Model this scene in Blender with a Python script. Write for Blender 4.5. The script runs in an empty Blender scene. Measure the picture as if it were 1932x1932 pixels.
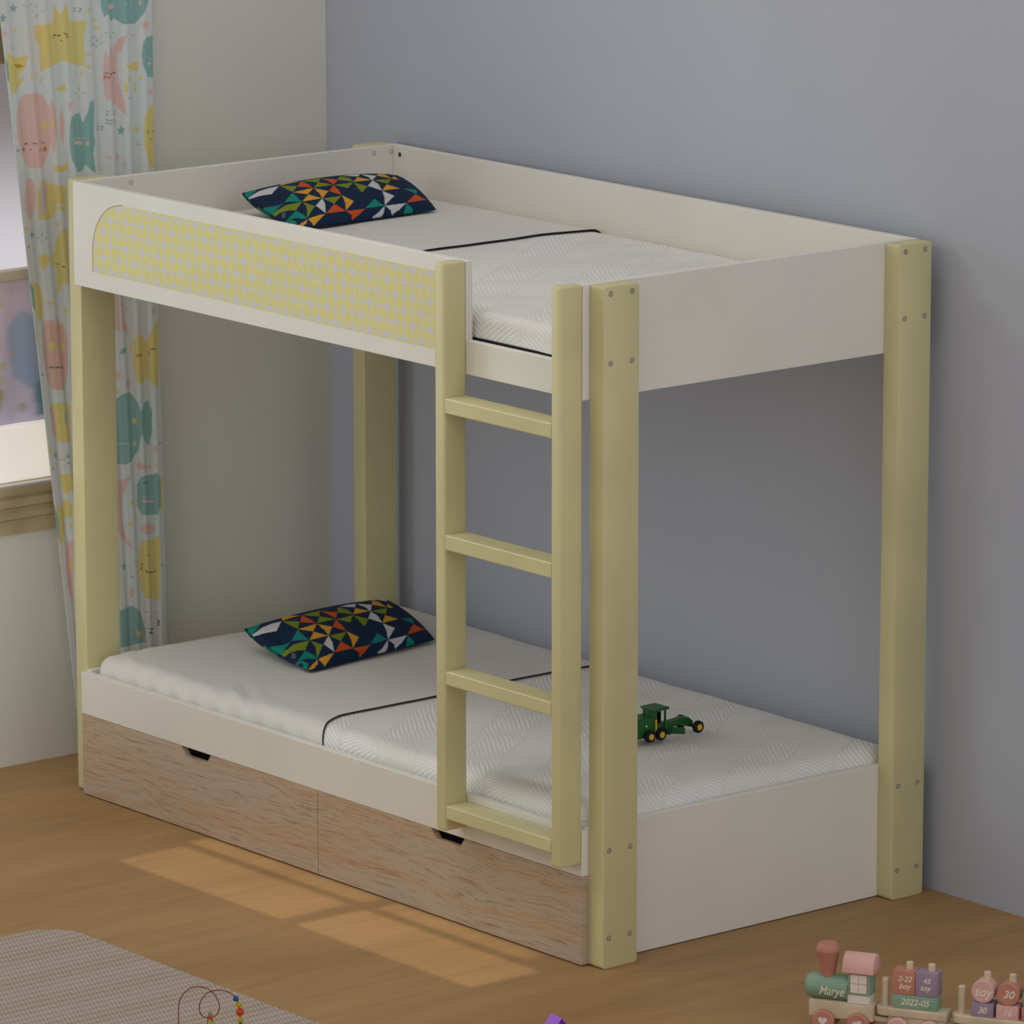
import bpy, bmesh, math, random, json
import numpy as np
from mathutils import Vector, Matrix, noise

sc = bpy.context.scene
COL = sc.collection
PI = math.pi
random.seed(4)

# ------------------------------------------------------------------ helpers
def lin(c):
    out = []
    for v in c[:3]:
        v = v / 255.0
        out.append(v / 12.92 if v <= 0.04045 else ((v + 0.055) / 1.055) ** 2.4)
    return (*out, 1.0)

class S:
    """a node socket with arithmetic"""
    def __init__(s, nt, k): s.nt, s.k = nt, k
    def m(s, op, *a):
        n = s.nt.nodes.new('ShaderNodeMath'); n.operation = op
        for i, v in enumerate((s,) + a):
            if isinstance(v, S): s.nt.links.new(v.k, n.inputs[i])
            else: n.inputs[i].default_value = float(v)
        return S(s.nt, n.outputs[0])
    def __add__(s, o): return s.m('ADD', o)
    __radd__ = __add__
    def __sub__(s, o): return s.m('SUBTRACT', o)
    def __rsub__(s, o): return (s * -1.0) + o
    def __mul__(s, o): return s.m('MULTIPLY', o)
    __rmul__ = __mul__
    def __truediv__(s, o): return s.m('DIVIDE', o)
    def floor(s): return s.m('FLOOR')
    def fract(s): return s.m('FRACT')
    def abs(s): return s.m('ABSOLUTE')
    def sin(s): return s.m('SINE')
    def sqrt(s): return s.m('SQRT')
    def max(s, o): return s.m('MAXIMUM', o)
    def min(s, o): return s.m('MINIMUM', o)
    def lt(s, o): return s.m('LESS_THAN', o)
    def gt(s, o): return s.m('GREATER_THAN', o)
    def pow(s, o): return s.m('POWER', o)
    def smooth(s, a, b):
        n = s.nt.nodes.new('ShaderNodeMapRange'); n.interpolation_type = 'SMOOTHSTEP'
        s.nt.links.new(s.k, n.inputs[0]); n.inputs[1].default_value = a; n.inputs[2].default_value = b
        return S(s.nt, n.outputs[0])

class Mat:
    def __init__(s, name, color=(128, 128, 128), rough=0.5, spec=0.4):
        s.mat = bpy.data.materials.new(name); s.mat.use_nodes = True
        s.nt = s.mat.node_tree; s.b = s.nt.nodes['Principled BSDF']
        s.b.inputs['Base Color'].default_value = lin(color)
        s.b.inputs['Roughness'].default_value = rough
        s.b.inputs['Specular IOR Level'].default_value = spec
    def xyz(s, kind='Object'):
        t = s.nt.nodes.new('ShaderNodeTexCoord'); x = s.nt.nodes.new('ShaderNodeSeparateXYZ')
        s.nt.links.new(t.outputs[kind], x.inputs[0])
        return [S(s.nt, x.outputs[i]) for i in range(3)]
    def vec(s, x, y, z):
        n = s.nt.nodes.new('ShaderNodeCombineXYZ')
        for i, v in enumerate((x, y, z)):
            if isinstance(v, S): s.nt.links.new(v.k, n.inputs[i])
            else: n.inputs[i].default_value = v
        return n.outputs[0]
    def noise(s, v, scale, detail=3, rough=0.5, dist=0.0):
        n = s.nt.nodes.new('ShaderNodeTexNoise'); s.nt.links.new(v, n.inputs['Vector'])
        n.inputs['Scale'].default_value = scale; n.inputs['Detail'].default_value = detail
        n.inputs['Roughness'].default_value = rough; n.inputs['Distortion'].default_value = dist
        return S(s.nt, n.outputs['Fac'])
    def mix(s, f, a, b):
        n = s.nt.nodes.new('ShaderNodeMix'); n.data_type = 'RGBA'
        s.nt.links.new(f.k, n.inputs[0]) if isinstance(f, S) else setattr(n.inputs[0], 'default_value', f)
        for i, c in ((6, a), (7, b)):
            if isinstance(c, (tuple, list)): n.inputs[i].default_value = lin(c)
            else: s.nt.links.new(c, n.inputs[i])
        return n.outputs[2]
    def color(s, out): s.nt.links.new(out, s.b.inputs['Base Color'])
    def bump(s, h, strength=0.4, dist=0.01):
        n = s.nt.nodes.new('ShaderNodeBump'); n.inputs['Strength'].default_value = strength
        n.inputs['Distance'].default_value = dist
        s.nt.links.new(h.k, n.inputs['Height']); s.nt.links.new(n.outputs[0], s.b.inputs['Normal'])
    def attr(s, name):
        n = s.nt.nodes.new('ShaderNodeAttribute'); n.attribute_name = name
        return n.outputs['Color']

def plain(name, color, rough=0.5, spec=0.4, var=0.04, scale=8.0):
    """a painted surface: flat colour with faint procedural mottling"""
    M = Mat(name, color, rough, spec)
    x, y, z = M.xyz()
    f = M.noise(M.vec(x, y, z), scale, 2)
    d = tuple(c * (1 - var) for c in color); l = tuple(min(255, c * (1 + var)) for c in color)
    M.color(M.mix(f.smooth(0.3, 0.7), d, l))
    return M.mat

def link(o, parent=None):
    COL.objects.link(o)
    if parent is not None: o.parent = parent
    return o

def world_of(o):
    m = Vector((0, 0, 0))
    while o is not None:
        m += Vector(o.location); o = o.parent
    return m

def obj(name, bm, mat, parent=None, smooth=False, origin=None, sharp=None):
    """link a bmesh built in world coordinates as one mesh object"""
    if isinstance(bm, bpy.types.Mesh): me = bm
    else:
        me = bpy.data.meshes.new(name)
        bmesh.ops.recalc_face_normals(bm, faces=bm.faces[:])
        bm.to_mesh(me); bm.free()
    me.name = name
    for m in (mat if isinstance(mat, (list, tuple)) else [mat]): me.materials.append(m)
    if smooth:
        for p in me.polygons: p.use_smooth = True
        if sharp is not None: me.set_sharp_from_angle(angle=math.radians(sharp))
    o = bpy.data.objects.new(name, me); link(o, parent)
    if origin is None:
        if parent is not None: origin = world_of(parent)
        else:
            vs = np.empty(len(me.vertices) * 3); me.vertices.foreach_get('co', vs); vs = vs.reshape(-1, 3)
            origin = Vector(((vs[:, 0].min() + vs[:, 0].max()) / 2, (vs[:, 1].min() + vs[:, 1].max()) / 2, vs[:, 2].min()))
    origin = Vector(origin)
    me.transform(Matrix.Translation(-origin))
    o.location = origin - (world_of(parent) if parent is not None else Vector((0, 0, 0)))
    return o

def tag(o, label, cat, group=None):
    o['label'] = label; o['category'] = cat
    if group: o['group'] = group
    return o

def empty(name, loc, label, cat, group=None):
    o = bpy.data.objects.new(name, None); o.empty_display_size = 0.05; link(o); o.location = loc
    return tag(o, label, cat, group)

def struct(o): o['kind'] = 'structure'; return o

def box(bm, x0, x1, y0, y1, z0, z1, bev=0.0, seg=2, M=None):
    t = bmesh.new(); bmesh.ops.create_cube(t, size=1)
    for v in t.verts:
        v.co = Vector((x0 + (v.co.x + .5) * (x1 - x0), y0 + (v.co.y + .5) * (y1 - y0), z0 + (v.co.z + .5) * (z1 - z0)))
    if bev > 0: bmesh.ops.bevel(t, geom=t.edges[:], offset=bev, segments=seg, affect='EDGES', profile=0.5)
    if M is not None: bmesh.ops.transform(t, matrix=M, verts=t.verts[:])
    merge(bm, t); return bm

def merge(bm, t):
    me = bpy.data.meshes.new('tmp'); t.to_mesh(me); t.free(); bm.from_mesh(me); bpy.data.meshes.remove(me)

def B(*a, **k): return box(bmesh.new(), *a, **k)

def prism(bm, pts, y0, y1, axis='y', bev=0.0, seg=2, M=None):
    """extrude a 2-D outline; axis y: pts are (x,z); axis x: (y,z); axis z: (x,y)"""
    t = bmesh.new()
    f = {'y': lambda a, b, c: (a, c, b), 'x': lambda a, b, c: (c, a, b), 'z': lambda a, b, c: (a, b, c)}[axis]
    lo = [t.verts.new(f(a, b, y0)) for a, b in pts]; hi = [t.verts.new(f(a, b, y1)) for a, b in pts]
    t.faces.new(lo); t.faces.new(hi[::-1])
    n = len(pts)
    for i in range(n): t.faces.new((lo[i], lo[(i + 1) % n], hi[(i + 1) % n], hi[i]))
    bmesh.ops.recalc_face_normals(t, faces=t.faces[:])
    if bev > 0: bmesh.ops.bevel(t, geom=t.edges[:], offset=bev, segments=seg, affect='EDGES', profile=0.5)
    if M is not None: bmesh.ops.transform(t, matrix=M, verts=t.verts[:])
    merge(bm, t); return bm

def lathe(bm, prof, n=32, M=None, cap=True):
    """revolve (r,z) about z"""
    t = bmesh.new(); rings = []
    for r, z in prof:
        rings.append([t.verts.new((r * math.cos(2 * PI * k / n), r * math.sin(2 * PI * k / n), z)) for k in range(n)])
    for a, b in zip(rings, rings[1:]):
        for k in range(n): t.faces.new((a[k], a[(k + 1) % n], b[(k + 1) % n], b[k]))
    if cap: t.faces.new(rings[0][::-1]); t.faces.new(rings[-1])
    bmesh.ops.remove_doubles(t, verts=t.verts[:], dist=1e-6)
    if M is not None: bmesh.ops.transform(t, matrix=M, verts=t.verts[:])
    merge(bm, t); return bm

def tube(bm, pts, r, n=8, closed=False):
    t = bmesh.new(); P = [Vector(p) for p in pts]; rings = []
    N = len(P); up = None
    for i in range(N):
        d = (P[min(i + 1, N - 1)] - P[max(i - 1, 0)]).normalized()
        if up is None:
            up = Vector((0, 0, 1)) if abs(d.z) < .9 else Vector((1, 0, 0))
        s = d.cross(up).normalized(); up = s.cross(d).normalized()
        rings.append([t.verts.new(P[i] + r * (math.cos(2 * PI * k / n) * s + math.sin(2 * PI * k / n) * up)) for k in range(n)])
    for a, b in zip(rings, rings[1:]):
        for k in range(n): t.faces.new((a[k], a[(k + 1) % n], b[(k + 1) % n], b[k]))
    t.faces.new(rings[0][::-1]); t.faces.new(rings[-1])
    merge(bm, t); return bm

def sphere(bm, c, r, u=16, v=12):
    t = bmesh.new(); bmesh.ops.create_uvsphere(t, u_segments=u, v_segments=v, radius=r)
    bmesh.ops.translate(t, verts=t.verts[:], vec=Vector(c)); merge(bm, t); return bm

def T(x, y, z): return Matrix.Translation((x, y, z))
def RX(a): return Matrix.Rotation(a, 4, 'X')
def RY(a): return Matrix.Rotation(a, 4, 'Y')
def RZ(a): return Matrix.Rotation(a, 4, 'Z')

def grid_mesh(name, P, C=None, closed_u=False):
    """P: (nu,nv,3) numpy points -> mesh, optional per-point colours"""
    nu, nv = P.shape[:2]
    idx = np.arange(nu * nv).reshape(nu, nv)
    q = np.stack([idx[:-1, :-1], idx[1:, :-1], idx[1:, 1:], idx[:-1, 1:]], -1).reshape(-1, 4)
    me = bpy.data.meshes.new(name)
    me.vertices.add(nu * nv); me.vertices.foreach_set('co', P.reshape(-1).astype(np.float32))
    me.loops.add(len(q) * 4); me.loops.foreach_set('vertex_index', q.reshape(-1).astype(np.int32))
    me.polygons.add(len(q)); me.polygons.foreach_set('loop_start', np.arange(0, len(q) * 4, 4, dtype=np.int32))
    me.update(calc_edges=True)
    if C is not None: paint(me, C.reshape(-1, 3))
    return me

def paint(me, C):
    at = me.color_attributes.new('print', 'FLOAT_COLOR', 'POINT')
    a = np.ones((len(C), 4), np.float32); a[:, :3] = C
    at.data.foreach_set('color', a.reshape(-1))

def fill_polys(X, Y, polys, base, scale):
    """colour the points (X,Y) by a list of [rgb, flat polygon]"""
    sh = X.shape; X = X.reshape(-1); Y = Y.reshape(-1)
    C = np.tile(np.array(lin(base)[:3]), (len(X), 1))
    for c, q in polys:
        p = np.array(q, float).reshape(-1, 2) / scale
        m = (X >= p[:, 0].min()) & (X <= p[:, 0].max()) & (Y >= p[:, 1].min()) & (Y <= p[:, 1].max())
        k = np.nonzero(m)[0]
        if not len(k): continue
        x, y = X[k], Y[k]; ins = np.zeros(len(k), bool)
        for i in range(len(p)):
            (x1, y1), (x2, y2) = p[i - 1], p[i]
            if y1 == y2: continue
            c_ = ((y1 > y) != (y2 > y)) & (x < (x2 - x1) * (y - y1) / (y2 - y1) + x1)
            ins ^= c_
        C[k[ins]] = lin(c)[:3]
    return C.reshape(*sh, 3)

def soften(C, n):
    for _ in range(n):
        C = (np.roll(C, 1, 0) + np.roll(C, -1, 0) + 2 * C) / 4
        C = (np.roll(C, 1, 1) + np.roll(C, -1, 1) + 2 * C) / 4
    return C

def lettering(name, text, size, M, mat, parent, shear=0.25, bold=0.006, width=1.0, extrude=0.0003):
    cu = bpy.data.curves.new('txt', 'FONT'); cu.body = text; cu.size = size; cu.shear = shear
    cu.align_x = 'CENTER'; cu.align_y = 'CENTER'; cu.offset = bold * size; cu.extrude = extrude
    to = bpy.data.objects.new('txt', cu); COL.objects.link(to)
    bpy.context.view_layer.update()
    me = bpy.data.meshes.new_from_object(to.evaluated_get(bpy.context.evaluated_depsgraph_get()))
    bpy.data.objects.remove(to); bpy.data.curves.remove(cu)
    me.transform(M @ Matrix.Diagonal((width, 1, 1, 1)))
    return me

CAM_C = (11.812515, -8.166380, 3.808528); CAM_F = (-0.757641, 0.618143, -0.209473)
CAM_R = (0.632303, 0.774721, -0.000812); CAM_U = (-0.161781, 0.133065, 0.977814); CAM_FPX = 10625.89
TRAIN_ORG = (2.7826, 0.0628, 0)
MAZE_XY = (2.2036, -1.1872)
WEDGE = ((2.4808, -0.4096, .046), (2.4347, -0.4024, .046))
TRAIN_ANG = 30; TANG_IMG = math.radians(20.8)
WORLD_C = (1.0, .985, .93); WORLD_S = .575
LIGHTS = [
    ('overhead_fill', (1.0, -.3, 5.2), (1, .3, 0), 3, 3, 17, (1, .88, 1)),  # unseen soft fill added overhead, no fitting there
    ('side_fill', (6.5, -.5, 2.2), (1, .3, .9), 3, 3, 27, (.87, .92, 1.12)),  # unseen fill added to lift the bed's right-facing faces
    ('window_light', (-.22, -1.3, 1.5), (1.6, -.1, .7), .9, 1.1, 12, (.88, 1, 1.08)),
    ('front_light', (-1.5, -4.5, 3.5), (1, .3, 1), 2, 2, 82, (.95, .98, .76)),
    ('low_fill', (1.6, -2.3, .9), (-.3, -.30, .55), .6, .6, .75, (1, 1, 1), 34),  # unseen fill added to brighten the wall under the window
    ('top_front_fill', (1.3, -1.5, 4.2), (1.4, .1, .37), 1.0, .6, .7, (.95, .97, 1), 30),  # unseen fill added for the front of the lower mattress
]
BEAM = 430.0

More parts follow.
